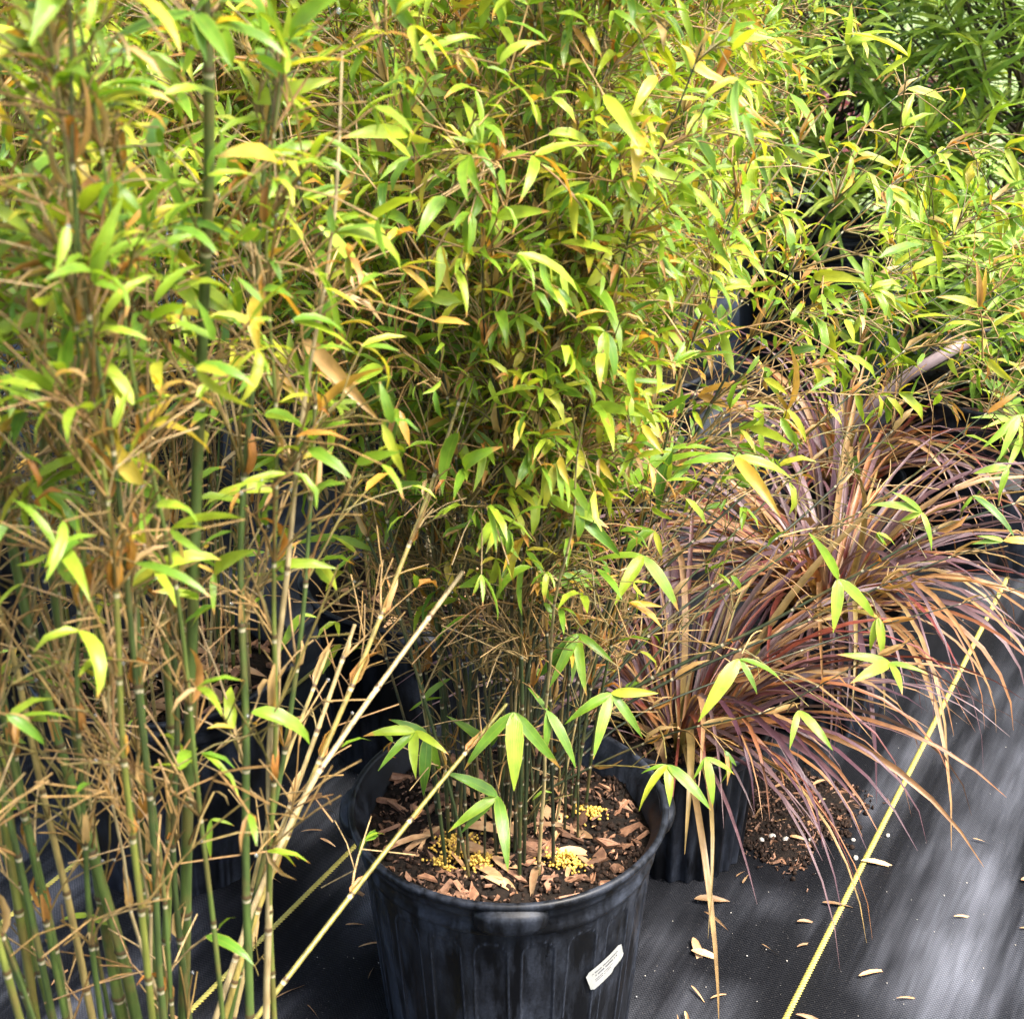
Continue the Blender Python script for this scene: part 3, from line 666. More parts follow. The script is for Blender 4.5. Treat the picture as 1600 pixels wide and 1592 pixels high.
    if FP:
        pos = np.concatenate([np.array(FP), pos]); X = np.concatenate([np.array(FX), X]); Z = np.concatenate([np.array(FZ), Z])
        Ll = np.concatenate([np.array(FL), Ll]); var = np.concatenate([np.array(FV), var])
        for q in FT:
            pth = smooth_poly(q, 8)
            V, F = tubes(pth[None] - org, np.linspace(0.0012, 0.0007, len(pth))[None], 4)
            link("twig", mesh("twig", V, F, M_TWIG, None, {"rnd": np.full(len(V), rng.uniform(0.2, 0.9)), "node": np.zeros(len(V))}), root)
    put_leaves(root, org, pos, X, Z, Ll, var, M_LEAF, keep, force=len(FP), lod=lod)
    if drops:                                             # rain drops hanging from twig ends and leaf tips
        sel = rng.choice(len(ends), min(drops, len(ends)), replace=False)
        V, F = blobs(ends[sel] - org - np.array([0, 0, 0.001]), rng.uniform(0.0008, 0.0018, len(sel)), np.array([[1, 1, 1.15]] * len(sel)))
        link("water_drops", mesh("water_drops", V, F, M_WATER), root, "stuff")
    return len(pos), nB + nS

STAT = []
# --- A: thick green culms, close on the left
exA = [dict(pts=[P(285, 1700, .985), P(292, 1300, .985), P(303, 900, .96), P(309, 700, .96), P(322, 400, .93), P(331, 180, .91), P(318, -60, .90)], d=.0105, rnd=.42, tip=.6),
       dict(pts=[P(215, 1720, 1.0), P(165, 1450, 1.0), P(120, 1150, 1.0), P(80, 900, 1.02), P(62, 600, 1.03), P(70, 200, 1.03), P(90, -40, 1.03)], d=.0110, rnd=.48, tip=.5),
       dict(pts=[P(240, 1720, .95), P(190, 1480, .95), P(130, 1290, .95), P(60, 1050, .95), P(10, 820, .95), P(-30, 500, .95)], d=.0110, rnd=.45, tip=.5),
       dict(pts=[P(250, 1720, 1.03), P(262, 1400, 1.03), P(270, 1150, 1.03), P(240, 800, 1.03), P(205, 560, 1.03), P(150, 300, 1.04), P(110, 120, 1.04)], d=.0085, rnd=.5, tip=.5),
       dict(pts=[P(330, 1720, 1.02), P(400, 1400, 1.04), P(445, 1180, 1.06), P(475, 960, 1.08), P(490, 700, 1.10), P(500, 420, 1.12)], d=.0065, rnd=.4, tip=.45),
       dict(pts=[P(60, 1700, .97), P(40, 1450, .97), P(10, 1250, .97), P(-30, 1000, .97)], d=.0110, rnd=.40, tip=.6),
       dict(pts=[P(310, 1720, .97), P(285, 1500, .97), P(268, 1350, .97), P(280, 1100, .97), P(262, 900, .98), P(250, 700, .98)], d=.0065, rnd=.3, tip=.6, branch=.6),
       # straw canes leaning out over the stickered pot
       dict(pts=[P(330, 1680, .99), P(470, 1500, 1.06), P(590, 1345, 1.16), P(690, 1220, 1.25), P(800, 1090, 1.36)], d=.0058, rnd=.72, tip=.7, branch=.25),
       dict(pts=[P(300, 1700, .98), P(400, 1400, 1.03), P(480, 1230, 1.08), P(600, 1060, 1.16), P(733, 880, 1.28)], d=.0062, rnd=.95, tip=.75, branch=0),
       dict(pts=[P(320, 1700, 1.0), P(390, 1450, 1.04), P(455, 1290, 1.08), P(560, 1050, 1.16), P(660, 800, 1.25), P(740, 560, 1.32)], d=.0068, rnd=.78, tip=.5, branch=.5),
       dict(pts=[P(340, 1700, 1.02), P(420, 1350, 1.08), P(500, 1130, 1.14), P(560, 960, 1.2)], d=.0060, rnd=.9, tip=.7, branch=.2),
       dict(pts=[P(345, 1700, 1.05), P(385, 1420, 1.08), P(440, 1200, 1.12), P(520, 1000, 1.18)], d=.0052, rnd=.85, tip=.7, branch=.2)]
fanA = [((305, 20), .90, [(365, -30, 0, .35), (362, 105, -.03, .3), (322, 95, -.02, .2), (150, 85, 0, .25)], (330, 175, .965)),
        ((232, 88), .93, [(150, 90, -.02, .2), (285, 138, -.02, .6), (245, 60, 0, .5)], (320, 190, .965)),
        ((28, 1062), .97, [(112, 1078, -.01, .55), (-40, 1068, 0, .6)], (60, 1170, .97)),
        ((285, 345), .93, [(358, 372, -.02, .2), (275, 410, -.02, .15), (310, 300, 0, .6)], (320, 420, .97)),
        ((160, 372), .94, [(120, 415, -.01, .3), (208, 378, -.02, .2)], (200, 560, 1.03)),
        ((475, 530), 1.08, [(590, 655, -.04, .95), (480, 560, 0, .3), (520, 470, 0, .3)], (430, 640, 1.06)),
        ((335, 895), .96, [(398, 860, -.02, .6), (335, 960, -.02, .5), (300, 880, 0, .8)], (303, 960, .98)),
        ((190, 760), .97, [(105, 735, -.02, .15), (270, 790, -.02, .3)], (235, 850, 1.03)),
        ((330, 1280), .95, [(330, 1340, -.01, .45), (365, 1290, 0, .5)], (292, 1330, .985)),
        ((470, 960), 1.10, [(437, 1020, -.01, .5), (495, 965, 0, .55), (455, 985, 0, .6)], (470, 1010, 1.08)),
        ((140, 1430), .96, [(95, 1438, 0, .6), (175, 1445, -.01, .6), (150, 1470, 0, .5)], (115, 1505, .96)),
        ((0, 400), .9, [(95, 385, 0, .97), (90, 450, 0, .96), (-30, 520, 0, .95)], None)]
STAT.append(bamboo("A", "tall bamboo with thick green knobbly culms and straw canes leaning over the stickered pot", n=26, length=(0.85, 1.25), dia=(0.004, 0.0085), lean=0.14, rc=(0.28, 0.66), dead=0.22,
       leafz=(0.78, 1.1), leaf_min=0.12, leafL=(0.032, 0.058), density=0.78, dryness=0.10, extra=exA, fans=fanA, twig_rnd=(0.2, 0.95), drops=260, colour=(0.16, 0.90), bang=(12, 36), bcount=(3, 6), blen=(0.05, 0.20), low_twig=0.08, node0=0.33))
# --- C: dark thin stems, sprays arching right
exC = [dict(pts=[P(830, 1240, 1.47), P(930, 1110, 1.50), P(1010, 1062, 1.50), P(1180, 985, 1.50), P(1320, 908, 1.50), P(1470, 822, 1.50), P(1640, 770, 1.5)], d=.0060, rnd=.18, branch=.5),
       dict(pts=[P(840, 1230, 1.48), P(940, 1120, 1.52), P(1060, 1055, 1.53), P(1230, 985, 1.54), P(1345, 930, 1.55), P(1480, 870, 1.55), P(1620, 830, 1.55)], d=.0050, rnd=.12, branch=.4),
       dict(pts=[P(820, 1250, 1.46), P(960, 1180, 1.46), P(1060, 1140, 1.44), P(1207, 1112, 1.42), P(1340, 1037, 1.42), P(1450, 990, 1.42)], d=.0034, rnd=.15, branch=.25),
       dict(pts=[P(850, 1230, 1.50), P(980, 1120, 1.55), P(1130, 1060, 1.58), P(1340, 985, 1.62), P(1600, 918, 1.62), P(1700, 890, 1.62)], d=.0034, rnd=.1, branch=.2),
       dict(pts=[P(840, 1220, 1.5), P(1000, 1000, 1.56), P(1120, 910, 1.60), P(1230, 830, 1.64), P(1370, 700, 1.7), P(1500, 560, 1.75), P(1620, 500, 1.78)], d=.0048, rnd=.08, branch=.9),
       dict(pts=[P(835, 1220, 1.48), P(885, 980, 1.48), P(925, 800, 1.48), P(960, 650, 1.48), P(985, 540, 1.48)], d=.0062, rnd=.04, branch=.6),
       dict(pts=[P(850, 1200, 1.52), P(970, 900, 1.60), P(1090, 700, 1.66), P(1200, 560, 1.72), P(1320, 470, 1.76), P(1440, 400, 1.8), P(1600, 280, 1.84)], d=.0046, rnd=.15, branch=1.0),
       dict(pts=[P(860, 1200, 1.54), P(1000, 850, 1.64), P(1120, 620, 1.70), P(1250, 440, 1.76), P(1370, 300, 1.8), P(1530, 200, 1.84)], d=.0046, rnd=.2, branch=1.0),
       dict(pts=[P(820, 1200, 1.52), P(920, 800, 1.62), P(1000, 480, 1.70), P(1060, 300, 1.74), P(1110, 170, 1.76), P(1170, 20, 1.78)], d=.0058, rnd=.25, branch=.8),
       dict(pts=[P(850, 1210, 1.5), P(1020, 900, 1.58), P(1180, 760, 1.62), P(1290, 650, 1.66), P(1420, 540, 1.7), P(1520, 480, 1.72), P(1650, 420, 1.74)], d=.0043, rnd=.2, branch=1.0),
       dict(pts=[P(850, 1200, 1.55), P(1010, 780, 1.72), P(1130, 520, 1.84), P(1240, 330, 1.92), P(1350, 190, 1.98), P(1480, 90, 2.02)], d=.0043, rnd=.2, branch=.5),
       dict(pts=[P(850, 1200, 1.55), P(1040, 850, 1.70), P(1200, 650, 1.80), P(1330, 540, 1.86), P(1460, 470, 1.9), P(1620, 360, 1.95)], d=.0041, rnd=.25, branch=1.0),
       dict(pts=[P(850, 1200, 1.53), P(1050, 930, 1.62), P(1220, 760, 1.70), P(1370, 640, 1.76), P(1500, 600, 1.8), P(1640, 560, 1.84)], d=.0038, rnd=.3, branch=1.0),
       dict(pts=[P(860, 1220, 1.52), P(1060, 980, 1.6), P(1250, 850, 1.64), P(1400, 770, 1.66), P(1540, 640, 1.68), P(1640, 600, 1.7)], d=.0036, rnd=.25, branch=.9)]
fanC = [((803, 1113), 1.30, [(728, 1200, -.02, .30), (803, 1230, -.04, .55), (873, 1197, -.02, .40)], (835, 1180, 1.42)),
        ((855, 1110), 1.33, [(898, 1197, -.03, .35), (825, 1075, .02, .3), (850, 1108 + 70, -.02, .25)], (845, 1180, 1.43)),
        ((648, 1142), 1.33, [(570, 1150, -.01, .6), (593, 1202, -.03, .35), (650, 1214, -.04, .72), (700, 1178, -.02, .6)], (700, 1200, 1.42)),
        ((668, 1148), 1.36, [(662, 1240, -.02, .25), (688, 1205, 0, .3), (610, 1125, 0, .3)], (710, 1200, 1.44)),
        ((777, 1243), 1.30, [(697, 1208, 0, .15), (703, 1298, -.03, .5), (722, 1300, -.01, .35), (793, 1358, -.06, .35)], (790, 1190, 1.4)),
        ((903, 990), 1.40, [(860, 1072, -.03, .35), (845, 1055, 0, .2), (916, 1083, -.04, .45), (958, 1036, -.02, .35)], (880, 1090, 1.46)),
        ((955, 1083), 1.40, [(885, 1130, -.02, .35), (928, 1182, -.05, .5), (1002, 1150, -.02, .3), (1026, 1083, 0, .86)], (920, 1130, 1.46)),
        ((1004, 868), 1.42, [(920, 880, 0, .45), (962, 943, -.04, .55), (1058, 952, -.03, .60)], (1040, 910, 1.5)),
        ((1148, 715), 1.38, [(1217, 805, -.05, .76), (1235, 748, 0, .5), (1060, 728, 0, .4)], (1080, 770, 1.52)),
        ((1050, 700), 1.45, [(962, 785, -.03, .35), (1030, 800, -.02, .2), (1120, 705, 0, .5)], (1000, 760, 1.5)),
        ((1390, 1035), 1.36, [(1330, 1067, -.03, .70), (1310, 1023, 0, .45), (1409, 1084, -.04, .45), (1449, 1053, -.01, .40)], (1330, 1045, 1.42)),
        ((1248, 1110), 1.36, [(1234, 1170, -.03, .5), (1299, 1170, -.03, .55)], (1230, 1112, 1.42)),
        ((1042, 1195), 1.34, [(1000, 1265, -.04, .68), (1108, 1263, -.03, .45), (1046, 1258, -.03, .55), (1003, 1208, 0, .4)], (1030, 1140, 1.44)),
        ((1103, 1183), 1.35, [(1083, 1217, -.01, .45), (1113, 1258, -.03, .62), (1147, 1210, 0, .5)], (1060, 1140, 1.44)),
        ((1155, 1030), 1.42, [(1093, 1125, -.04, .60), (1182, 1083, -.02, .4), (1218, 1062, 0, .3), (1120, 1085, 0, .86)], (1190, 985, 1.5)),
        ((828, 850), 1.42, [(768, 856, 0, .45), (852, 925, -.03, .62), (898, 932, -.01, .3)], (850, 900, 1.47)),
        ((530, 838), 1.38, [(458, 852, 0, .5), (588, 862, 0, .5), (500, 860, .02, .4)], (600, 900, 1.44)),
        ((1310, 905), 1.47, [(1302, 985, -.03, .62), (1365, 965, 0, .55), (1265, 835, 0, .4)], (1310, 918, 1.5)),
        ((1372, 965), 1.47, [(1360, 1015, -.01, .55), (1378, 1025, -.02, .72), (1320, 955, 0, .8)], (1345, 925, 1.5)),
        ((1440, 800), 1.47, [(1360, 790, 0, .5), (1455, 860, -.02, .5), (1405, 815, 0, .62), (1395, 770, 0, .55)], (1420, 850, 1.5)),
        ((1520, 775), 1.46, [(1583, 838, -.03, .10), (1500, 800, 0, .5), (1555, 805, 0, .8)], (1500, 810, 1.5)),
        ((1594, 648), 1.50, [(1535, 700, -.02, .45), (1562, 718, -.03, .5), (1640, 690, 0, .5)], (1600, 700, 1.52)),
        ((1575, 730), 1.48, [(1523, 740, 0, .55), (1560, 780, -.02, .6), (1545, 735, 0, .4)], (1560, 790, 1.5)),
        ((1568, 845), 1.47, [(1520, 850, 0, .35), (1528, 838, 0, .45), (1625, 852, 0, .82)], (1600, 840, 1.55)),
        ((1530, 480), 1.55, [(1525, 410, 0, .86), (1465, 465, 0, .82), (1540, 420, 0, .87)], (1535, 560, 1.6)),
        ((1420, 90), 1.6, [(1370, 125, 0, .8), (1322, 55, 0, .7), (1425, 60, 0, .6)], (1400, 250, 1.75)),
        ((1322, 70), 1.62, [(1330, 8, 0, .7), (1405, 55, -.02, .5), (1380, 60, 0, .6)], (1250, 120, 1.7)),
        ((1180, 250), 1.6, [(1172, 320, -.02, .72), (1200, 300, 0, .3), (1240, 260, 0, .6)], (1210, 320, 1.7)),
        ((800, 590), 1.42, [(823, 640, -.03, .5), (755, 560, 0, .4), (775, 600, 0, .3)], (820, 680, 1.48)),
        ((690, 720), 1.42, [(640, 685, 0, .55), (720, 700, 0, .5), (700, 770, -.02, .6)], (720, 780, 1.46)),
        ((1230, 640), 1.5, [(1232, 540, 0, .87), (1208, 610, 0, .86), (1258, 690, 0, .85)], (1220, 700, 1.6)),
        ((1000, 640), 1.42, [(1035, 690, -.02, .86), (980, 625, 0, .88), (1050, 640, 0, .5)], (990, 700, 1.48)),
        ((765, 1165), 1.40, [(700, 1120, 0, .4), (735, 1145, 0, .55), (790, 1120, 0, .3)], (770, 1210, 1.45)),
        ((660, 1095), 1.42, [(640, 1110, 0, .5), (705, 1060, 0, .5), (690, 1090, 0, .4)], (700, 1150, 1.46)),
        ((848, 1235), 1.38, [(832, 1250, 0, .5), (862, 1238, 0, .55)], (845, 1250, 1.42))]
STAT.append(bamboo("C", "bamboo with dark thin stems and long leafy sprays arching over the purple grass", n=58, length=(0.75, 1.20), dia=(0.0028, 0.0055), lean=0.26, bias=(0.02, 0.02), rc=(0.0, 0.28), dead=0.18,
       leafz=(0.54, 0.88), leaf_min=0.05, leafL=(0.030, 0.058), density=0.95, extra=exC, fans=fanC, spread=0.52, node0=0.22, twig_rnd=(0.1, 0.9), drops=260, colour=(0.16, 0.90), blen=(0.05, 0.19)))
STAT.append(bamboo("B", "bamboo of crowded straw-coloured stems rising from the litter-filled pot", n=62, length=(0.85, 1.30), dia=(0.003, 0.0065), lean=0.16, rc=(0.40, 0.95), dead=0.35,
       leafz=(0.66, 1.0), leaf_min=0.06, leafL=(0.030, 0.054), dryness=0.14, spread=0.8, node0=0.15, twig_rnd=(0.25, 0.95), low_twig=0.1))
STAT.append(bamboo("B2", "dense leafy bamboo growing between the straw-stemmed and the dark-stemmed bamboos", n=52, length=(0.9, 1.35), dia=(0.0025, 0.005), lean=0.24, rc=(0.05, 0.7), dead=0.2,
       leafz=(0.55, 0.9), leaf_min=0.06, leafL=(0.028, 0.052), density=1.0, bcount=(3, 6), drops=150))
STAT.append(bamboo("B3", "dense leafy bamboo rising behind the purple fountain grass", n=46, length=(0.95, 1.35), dia=(0.0025, 0.005), lean=0.28, bias=(0.0, 0), rc=(0.0, 0.6), dead=0.12,
       leafz=(0.45, 0.8), leaf_min=0.15, leafL=(0.030, 0.055), density=1.0, bcount=(3, 5), drops=150))
for k, (x, y) in BACK.items():
    near = y < 3.3
    STAT.append(bamboo(k, "leafy bamboo " + BACK_AT[k], n=(38 if near else 30) if k != "E1" else 42, length=(0.95, 1.4), dia=(0.003, 0.006), lean=0.24, bias=(0.0, -0.02), rc=(0.05, 0.8), dead=0.15,
           leafz=(0.50, 0.85), leaf_min=0.1, leafL=(0.034, 0.060), bcount=(3, 5), subs=(2, 3), sheaths=False, keep=120, density=0.9, lod=1))

# ------------------------------------------------------------------ purple fountain grass
def grass_clump(key, label, n, Lr, bias=(0, 0)):
    x, y, H, Rr, drop = POTS[key]; org = np.array([x, y, H - drop])
    root = thing("fountain_grass", label, "ornamental grass", org, "purple fountain grasses")
    K = 10
    for k in range(n):
        a = rng.uniform(0, 2 * np.pi); L = rng.uniform(*Lr); r = 0.05 * math.sqrt(rng.random())
        e0 = R(rng.uniform(42, 84)); e1 = R(rng.uniform(-88, -20)) if rng.random() < 0.90 else R(rng.uniform(-10, 40))
        ss = np.linspace(0, 1, K); pw = rng.uniform(0.75, 1.5); el = e0 + (e1 - e0) * ss ** pw
        hd = np.array([math.cos(a) + bias[0], math.sin(a) + bias[1], 0]); hd /= np.linalg.norm(hd)
        tw_ = rng.normal(0, 0.25) * ss; sd_ = np.cross(hd, [0, 0, 1.0])
        d = np.cos(el)[:, None] * (hd * np.cos(tw_)[:, None] + sd_ * np.sin(tw_)[:, None]) + np.sin(el)[:, None] * np.array([0, 0, 1.0])
        p = np.concatenate([[[0, 0, 0]], np.cumsum((d[1:] + d[:-1]) / 2, 0) * L / (K - 1)]) + org + np.array([r * math.cos(a), r * math.sin(a), 0])
        if ((np.hypot(p[:, 0] - C_POS[0], p[:, 1] - C_POS[1]) < 0.205) & (p[:, 2] < 0.33)).any(): continue
        low = p[:, 2] < 0.006; p[:, 2] = np.where(low, 0.006 + 0.002 * rng.random(), p[:, 2])
        wv = rng.uniform(0.0020, 0.0056); wp = wv * np.array([.7, .85, .95, 1, 1, .95, .82, .62, .36, .05])
        side = nrm(np.cross(d, np.array([0.02, 0.01, 1.0]))); side = nrm(side + rng.normal(0, 0.35, 3)[None]); nn = np.cross(side, d)
        V = np.stack([p - side * wp[:, None] + nn * wp[:, None] * 0.5, p, p + side * wp[:, None] + nn * wp[:, None] * 0.5], 1).reshape(-1, 3) - org
        c = rng.choice([rng.uniform(0.0, 0.3), rng.uniform(0.25, 0.55), rng.uniform(0.55, 0.66), rng.uniform(0.7, 0.95)], p=[.20, .32, .12, .36])
        cv = np.repeat(np.clip(c + (1.0 - c) * np.clip(1 - ss * 3.2, 0, 1) * (0.9 if rng.random() < .55 else 0), 0, 1), 3)
        me = mesh("blade", V, leaf_faces(1, K), M_BLADE, leaf_uv(1, ss), {"rnd": cv})
        link("blade", me, root)
grass_clump("F", "purple fountain grass spilling from the small fluted pot onto the loose soil", 210, (0.24, 0.50), (0.25, 0.20))
grass_clump("F2", "purple fountain grass whose red blades droop across the yellow yarn line", 230, (0.32, 0.58), (0.1, 0.0))
pot("F3", 0.62, 2.62, 0.205, 0.118, "small black pot behind the drooping red grass blades, close to the wide black pot", 0, 0, 0, style="flute", npan=26, lugs=False, cols=160, rows=12, drop=0.03, rimh=0.022)
grass_clump("F3", "purple fountain grass standing close against the wide black pot", 140, (0.3, 0.5))
V, F = tubes(np.array([[P(1330, 660, 2.50), P(1420, 585, 2.48), P(1512, 533, 2.46)]]), np.array([[0.010, 0.010, 0.0095]]), 10)
V = V.tolist(); F = F.tolist(); F.append(list(range(20, 30)))
tag(link("plant_stake", mesh("plant_stake", np.array(V), F, M_STAKE)), "mauve-grey cane leaning out of the purple grass towards the narrow-leaved shrub", "plant stake")

# ------------------------------------------------------------------ narrow-leaved shrubs behind on the right
def narrow_shrub(key, label, trunkh, shoots, Lr, colr, spread_r, zr, nleaf=22, keep=300):
    x, y, H, Rr, drop = POTS[key]; org = np.array([x, y, H - drop])
    root = thing("narrow_leaf_shrub", label, "shrub", org, "narrow-leaved shrubs")
    tp = np.stack([org + np.array([0.02 * math.sin(3 * s), 0.02 * s, trunkh * s]) for s in np.linspace(0, 1, 10)])
    V, F = tubes(tp[None] - org, np.linspace(0.016, 0.006, 10)[None], 8)
    link("trunk", mesh("trunk", V, F, M_BARK, None, {"rnd": np.full(len(V), 0.2), "node": np.zeros(len(V))}), root)
    a = rng.uniform(0, 2 * np.pi, shoots); zt = rng.uniform(*zr, shoots); rr = spread_r * np.sqrt(rng.uniform(0.05, 1, shoots))
    tip = org + np.stack([rr * np.cos(a), rr * np.sin(a), zt], -1)
    st = np.clip((zt - 0.15) / trunkh * 0.75, 0.0, 0.95); base = np.stack([np.interp(st, np.linspace(0, 1, 10), tp[:, k]) for k in range(3)], -1)
    mid = (base + tip) / 2 + np.array([0, 0, -0.05])
    Pb = np.stack([base, (base + mid) / 2 + 0, mid, (mid + tip) / 2, tip], 1)
    for k in range(shoots):
        V, F = tubes(Pb[k:k + 1] - org, np.linspace(0.005, 0.002, 5)[None], 5)
        link("branch", mesh("branch", V, F, M_BARK, None, {"rnd": np.full(len(V), rng.random()), "node": np.zeros(len(V))}), root)
    sd_ = nrm(Pb[:, 4] - Pb[:, 3] + np.array([0, 0, 0.06]))
    i = np.repeat(np.arange(shoots), nleaf); n = len(i); f = rng.uniform(0, 1, n)
    pos = tip[i] - sd_[i] * (f * 0.13)[:, None]
    pr = nrm(np.cross(sd_[i], rand_dirs(n))); an = np.radians(35 + 50 * f + rng.normal(0, 8, n))
    X = sd_[i] * np.cos(an)[:, None] + pr * np.sin(an)[:, None]; Z = nrm(sd_[i] + rng.normal(0, 0.2, (n, 3)))
    L = rng.uniform(*Lr, n); c = np.clip(rng.uniform(*colr, n) + 0.25 * (0.4 - f), 0, 1)
    # narrower leaf shape: own templates
    put_narrow(root, org, pos, X, Z, L, c, keep)
NTPL = {}
def put_narrow(root, org, pos, X, Z, L, c, keep):
    X = nrm(X); Y = nrm(np.cross(Z, X)); Z = np.cross(X, Y); n = len(L)
    bins = 12; vi = np.clip((c * bins).astype(int), 0, bins - 1)
    if not NTPL:
        for b in range(bins):
            bend = np.array([0.3 + 0.06 * b]); NTPL[b] = leaf_verts(LT3, LW3, bend, np.array([0.055]), np.array([0.3]), np.array([0.2]))[0]
            NTPL[("m", b)] = mesh("leaf", NTPL[b].reshape(-1, 3), leaf_faces(1, 4), M_NEEDLE, leaf_uv(1, LT3), {"rnd": np.full(12, (b + .5) / bins)})
    u, v, d = proj(pos); sc = L / d * np.where((u > 0) & (u < 1600) & (v > 0) & (v < 1592), 1, .02) * (1 - 0.8 * (pos[:, 1] - org[1]))
    order = np.argsort(-sc)
    for i in order[:keep]:
        M = Matrix(((X[i, 0], Y[i, 0], Z[i, 0], 0), (X[i, 1], Y[i, 1], Z[i, 1], 0), (X[i, 2], Y[i, 2], Z[i, 2], 0), (0, 0, 0, 1))) @ Matrix.Scale(float(L[i]), 4)
        M.translation = Vector(pos[i] - org); link("leaf", NTPL[("m", int(vi[i]))], root, M=M)
    r = order[keep:]
    if len(r):
        T = np.stack([NTPL[int(b)] for b in vi[r]]) * L[r][:, None, None, None]
        V = (pos[r] - org)[:, None, None] + T[..., :1] * X[r][:, None, None] + T[..., 1:2] * Y[r][:, None, None] + T[..., 2:3] * Z[r][:, None, None]
        link("foliage", mesh("foliage", V.reshape(-1, 3), leaf_faces(len(r), 4), M_NEEDLE, leaf_uv(len(r), LT3), {"rnd": np.repeat(c[r], 12)}), root, "stuff")
narrow_shrub("G", "low narrow-leaved shrub of bright green rosettes in the wide black pot", 0.30, 42, (0.08, 0.13), (0.35, 0.95), 0.34, (0.05, 0.36), 34)
narrow_shrub("G2", "tall narrow-leaved shrub with a dark upright trunk", 1.35, 130, (0.08, 0.14), (0.45, 1.0), 0.42, (0.15, 1.35), 24)
narrow_shrub("G3", "pale green narrow-leaved shrub standing behind the arching bamboo tips", 0.9, 105, (0.08, 0.14), (0.5, 1.0), 0.42, (0.12, 0.85), 24)

# maroon shrub and lawn grass far behind
def round_shrub(loc, label, rad, n, material):
    org = np.array(loc); root = thing("maroon_shrub", label, "shrub", org, "maroon shrubs on the lawn")
    d = rand_dirs(n); d[:, 2] = np.abs(d[:, 2]); r = rad * (0.55 + 0.45 * rng.random(n) ** 0.6); pos = org + d * r[:, None] * np.array([1, 1, 1.1]) + np.array([0, 0, 0.06])
    for k in range(7):
        tip = org + nrm(rng.normal(size=3) + np.array([0, 0, 1.5])) * rad * 0.8
        if tip[2] < org[2] + 0.1: tip[2] = org[2] + 0.2
        V, F = tubes(np.stack([org, (org + tip) / 2 + np.array([0, 0, .05]), tip])[None] - org, np.array([[.012, .008, .004]]), 5)
        link("branch", mesh("branch", V, F, M_BARK, None, {"rnd": np.full(len(V), .3), "node": np.zeros(len(V))}), root)
    put_leaves(root, org, pos, nrm(d + rng.normal(0, .6, (n, 3))), nrm(np.array([0, 0, 1.0]) + rng.normal(0, .5, (n, 3))), rng.uniform(.03, .07, n), rng.integers(0, NV, n), material, 200)
round_shrub((1.05, 6.0, -0.02), "small rounded maroon-leaved shrub on the lawn, next to its twin", 0.36, 1600, M_MAROON)
round_shrub((1.62, 6.5, -0.02), "maroon-leaved shrub on the lawn beside the tall narrow-leaved shrub", 0.34, 1500, M_MAROON)
n = 14000; gx = rng.uniform(-2.5, 5, n); gy = rng.uniform(5.2, 12, n); h = rng.uniform(.03, .10, n); dx = rng.normal(0, .03, (n, 2)); wv = .004
V = np.stack([np.stack([gx - wv, gy, np.full(n, -.02)], -1), np.stack([gx + wv, gy, np.full(n, -.02)], -1), np.stack([gx + dx[:, 0], gy + dx[:, 1], h], -1)], 1).reshape(-1, 3)
tag(link("lawn_grass", mesh("lawn_grass", V, np.arange(3 * n).reshape(-1, 3), M_GRASS, np.tile(np.array([[0, 0], [1, 0], [.5, 1]]), (n, 1)), {"rnd": np.repeat(rng.random(n), 3)}), kind="stuff"), "short pale green lawn grass beyond the black cloth", "grass")

# ------------------------------------------------------------------ litter on the cloth
LIT = [(470, 1300, 20), (500, 1310, -30), (480, 1255, 60), (505, 1265, -10), (520, 1180, 5), (1100, 1425, -50), (1285, 1410, -10), (1245, 1440, 8), (1345, 1345, -8), (1080, 1485, -12), (1083, 1465, -80), (1245, 1480, 35),
       (1080, 1540, -60), (1342, 1525, 25), (1070, 1580, -85), (1058, 1585, -88), (1595, 1375, 0), (1593, 1450, 0), (1490, 1432, 8), (1520, 1310, -25), (1190, 1475, -45), (575, 1530, 80), (480, 1570, -50), (1243, 1585, -15), (545, 1390, -20),
       (540, 1445, 10), (600, 1375, 15), (1160, 1380, 60), (1150, 1370, 45), (1085, 1405, 0), (430, 1560, 40), (150, 1470, 30), (80, 1540, 70), (240, 1500, -40), (560, 1480, 30), (1400, 1560, 10), (1300, 1240, 20), (1110, 1560, 30)]
def litter_label(x, y):
    off = x * WN[0] + y * WN[1]
    near = min(((math.hypot(x - p[0], y - p[1]) - p[3], k) for k, p in POTS.items()))[1]
    where = {"A": "beside the pot of the thick-culmed bamboo", "B": "beside the litter-filled pot", "C": "at the foot of the stickered pot", "F": "at the foot of the small fluted pot",
             "B2": "among the pots behind the stickered pot", "F2": "under the drooping red grass blades", "G": "by the wide black pot"}.get(near, "among the bamboo pots farther back")
    if off > -0.35 and y < 2.6: where = "on the open black cloth beyond the yellow yarn line"
    return "dry tan leaf scrap lying " + where
for (u, v, a) in LIT:
    g = PG(u, v, 0.004); s = random.uniform(0.022, 0.055)
    o = link("fallen_leaf", random.choice(LITTER), M=flat_M((g[0], g[1], 0.005), R(a), s, 0.08, random.choice((0.3, 0.45, 0.7, 1.1))))
    tag(o, litter_label(g[0], g[1]), "fallen leaf", "leaf scraps on the ground cloth")
for k in range(60):
    x, y = rng.uniform(-1.4, 1.5), rng.uniform(1.2, 3.4)
    o = link("fallen_leaf", random.choice(LITTER), M=flat_M((x, y, 0.005), random.uniform(0, 6.3), random.uniform(0.02, 0.06), 0.08, random.choice((0.25, 0.4, 0.7, 1.1))))
    tag(o, litter_label(x, y), "fallen leaf", "leaf scraps on the ground cloth")
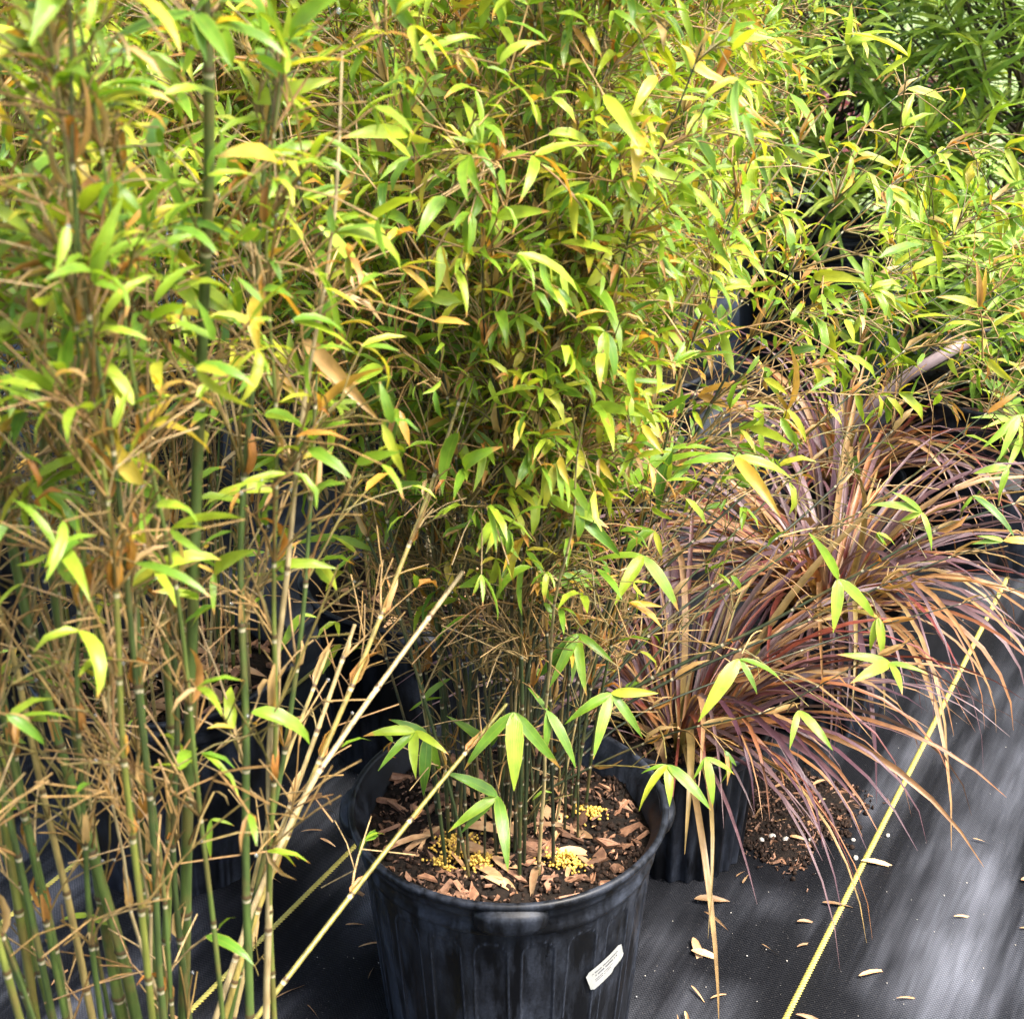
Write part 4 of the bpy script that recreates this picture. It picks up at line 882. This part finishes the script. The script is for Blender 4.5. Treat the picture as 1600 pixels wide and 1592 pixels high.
# spilled soil beside the fountain grass
g0 = PG(1225, 1265)
rr, th = np.meshgrid(np.linspace(0, 1, 18), np.linspace(0, 2 * np.pi, 48, endpoint=False))
ed = 0.95 + 0.20 * np.sin(3 * th + 1) + 0.12 * np.sin(7 * th) + 0.06 * np.sin(13 * th)
X_ = rr * ed * 0.095 * np.cos(th); Y_ = rr * ed * 0.11 * np.sin(th)
Z_ = 0.011 * (1 - rr ** 1.2) + 0.35 * np.abs(soil_h(X_ * 1.5, Y_ * 1.5)) * (1 - rr) + 0.0022
V = np.stack([X_, Y_, Z_], -1).reshape(-1, 3); i = (np.arange(48)[:, None] * 18); i2 = ((np.arange(48)[:, None] + 1) % 48) * 18; j = np.arange(17)[None]
pile = thing("spilled_soil", "small heap of spilled brown potting soil on the black cloth by the fluted pot", "soil", (g0[0], g0[1], 0))
link("soil", mesh("soil", V, np.stack([i + j, i + j + 1, i2 + j + 1, i2 + j], -1).reshape(-1, 4), M_SOIL), pile)
def pile_pts(n, k=1.0):
    a = rng.uniform(0, 2 * np.pi, n); r = np.sqrt(rng.random(n)) * k * (0.95 + 0.20 * np.sin(3 * a + 1) + 0.12 * np.sin(7 * a)) * np.where(rng.random(n) < .08, 1.25, 1)
    return np.stack([r * .098 * np.cos(a), r * .115 * np.sin(a), 0.011 * np.clip(1 - r ** 1.2, 0, 1) + 0.003], -1)
q = pile_pts(1100, 1.12); V, F = blobs(q, rng.uniform(.001, .004, 1100), rng.uniform(.5, 1.5, (1100, 3)))
link("soil_crumbs", mesh("soil_crumbs", V, F, M_CRUMB, smooth=False), pile, "stuff")
V, F = chip_bits(pile_pts(650, 1.15), rng.uniform(.003, .011, 650)); link("bark_bits", mesh("bark_bits", V, F, M_CHIP2, smooth=False), pile, "stuff")
for p in pile_pts(95, 1.05): link("bark_chip", random.choice(CHIPS), pile, M=flat_M(p, random.uniform(0, 6.3), random.uniform(.008, .028), .4, random.uniform(.5, 1.1)))
for p in pile_pts(14, 1.0): link("dry_leaf", random.choice(LITTER), pile, M=flat_M(p + np.array([0, 0, .003]), random.uniform(0, 6.3), random.uniform(.02, .04), .3))
PEB = mesh("pebble", ICO_V * np.array([1, .8, .7]), ICO_F, M_WHITE)
for (u, v, s) in ((1190, 1312, .0055), (1207, 1307, .0075), (1228, 1312, .0075), (1265, 1312, .004), (1196, 1215, .004), (1333, 1312, .004), (1337, 1340, .005), (1387, 1305, .004), (1230, 1328, .004), (1243, 1343, .003)):
    g = PG(u, v, s * .6); o = link("pebble", PEB, M=flat_M((g[0], g[1], s * .62), random.uniform(0, 6), s, .2))
    tag(o, "small pale pebble lying at the edge of the spilled soil", "pebble", "pebbles by the spilled soil")
n = 300; u = rng.uniform(380, 1640, n); v = 1600 - 640 * rng.random(n) ** 1.0; q = np.array([PG(a, b) for a, b in zip(u, v)]); q[:, 2] = 0.002
V, F = blobs(q, rng.uniform(.0004, .0011, n) * rng.choice([.7, 1, 1.7], n, p=[.5, .4, .1]), rng.uniform(.5, 1.5, (n, 3)) * np.array([1, 1, .5]))
tag(link("white_grit", mesh("white_grit", V, F, M_WHITE), kind="stuff"), "fine white perlite grit scattered over the ground cloth", "grit")
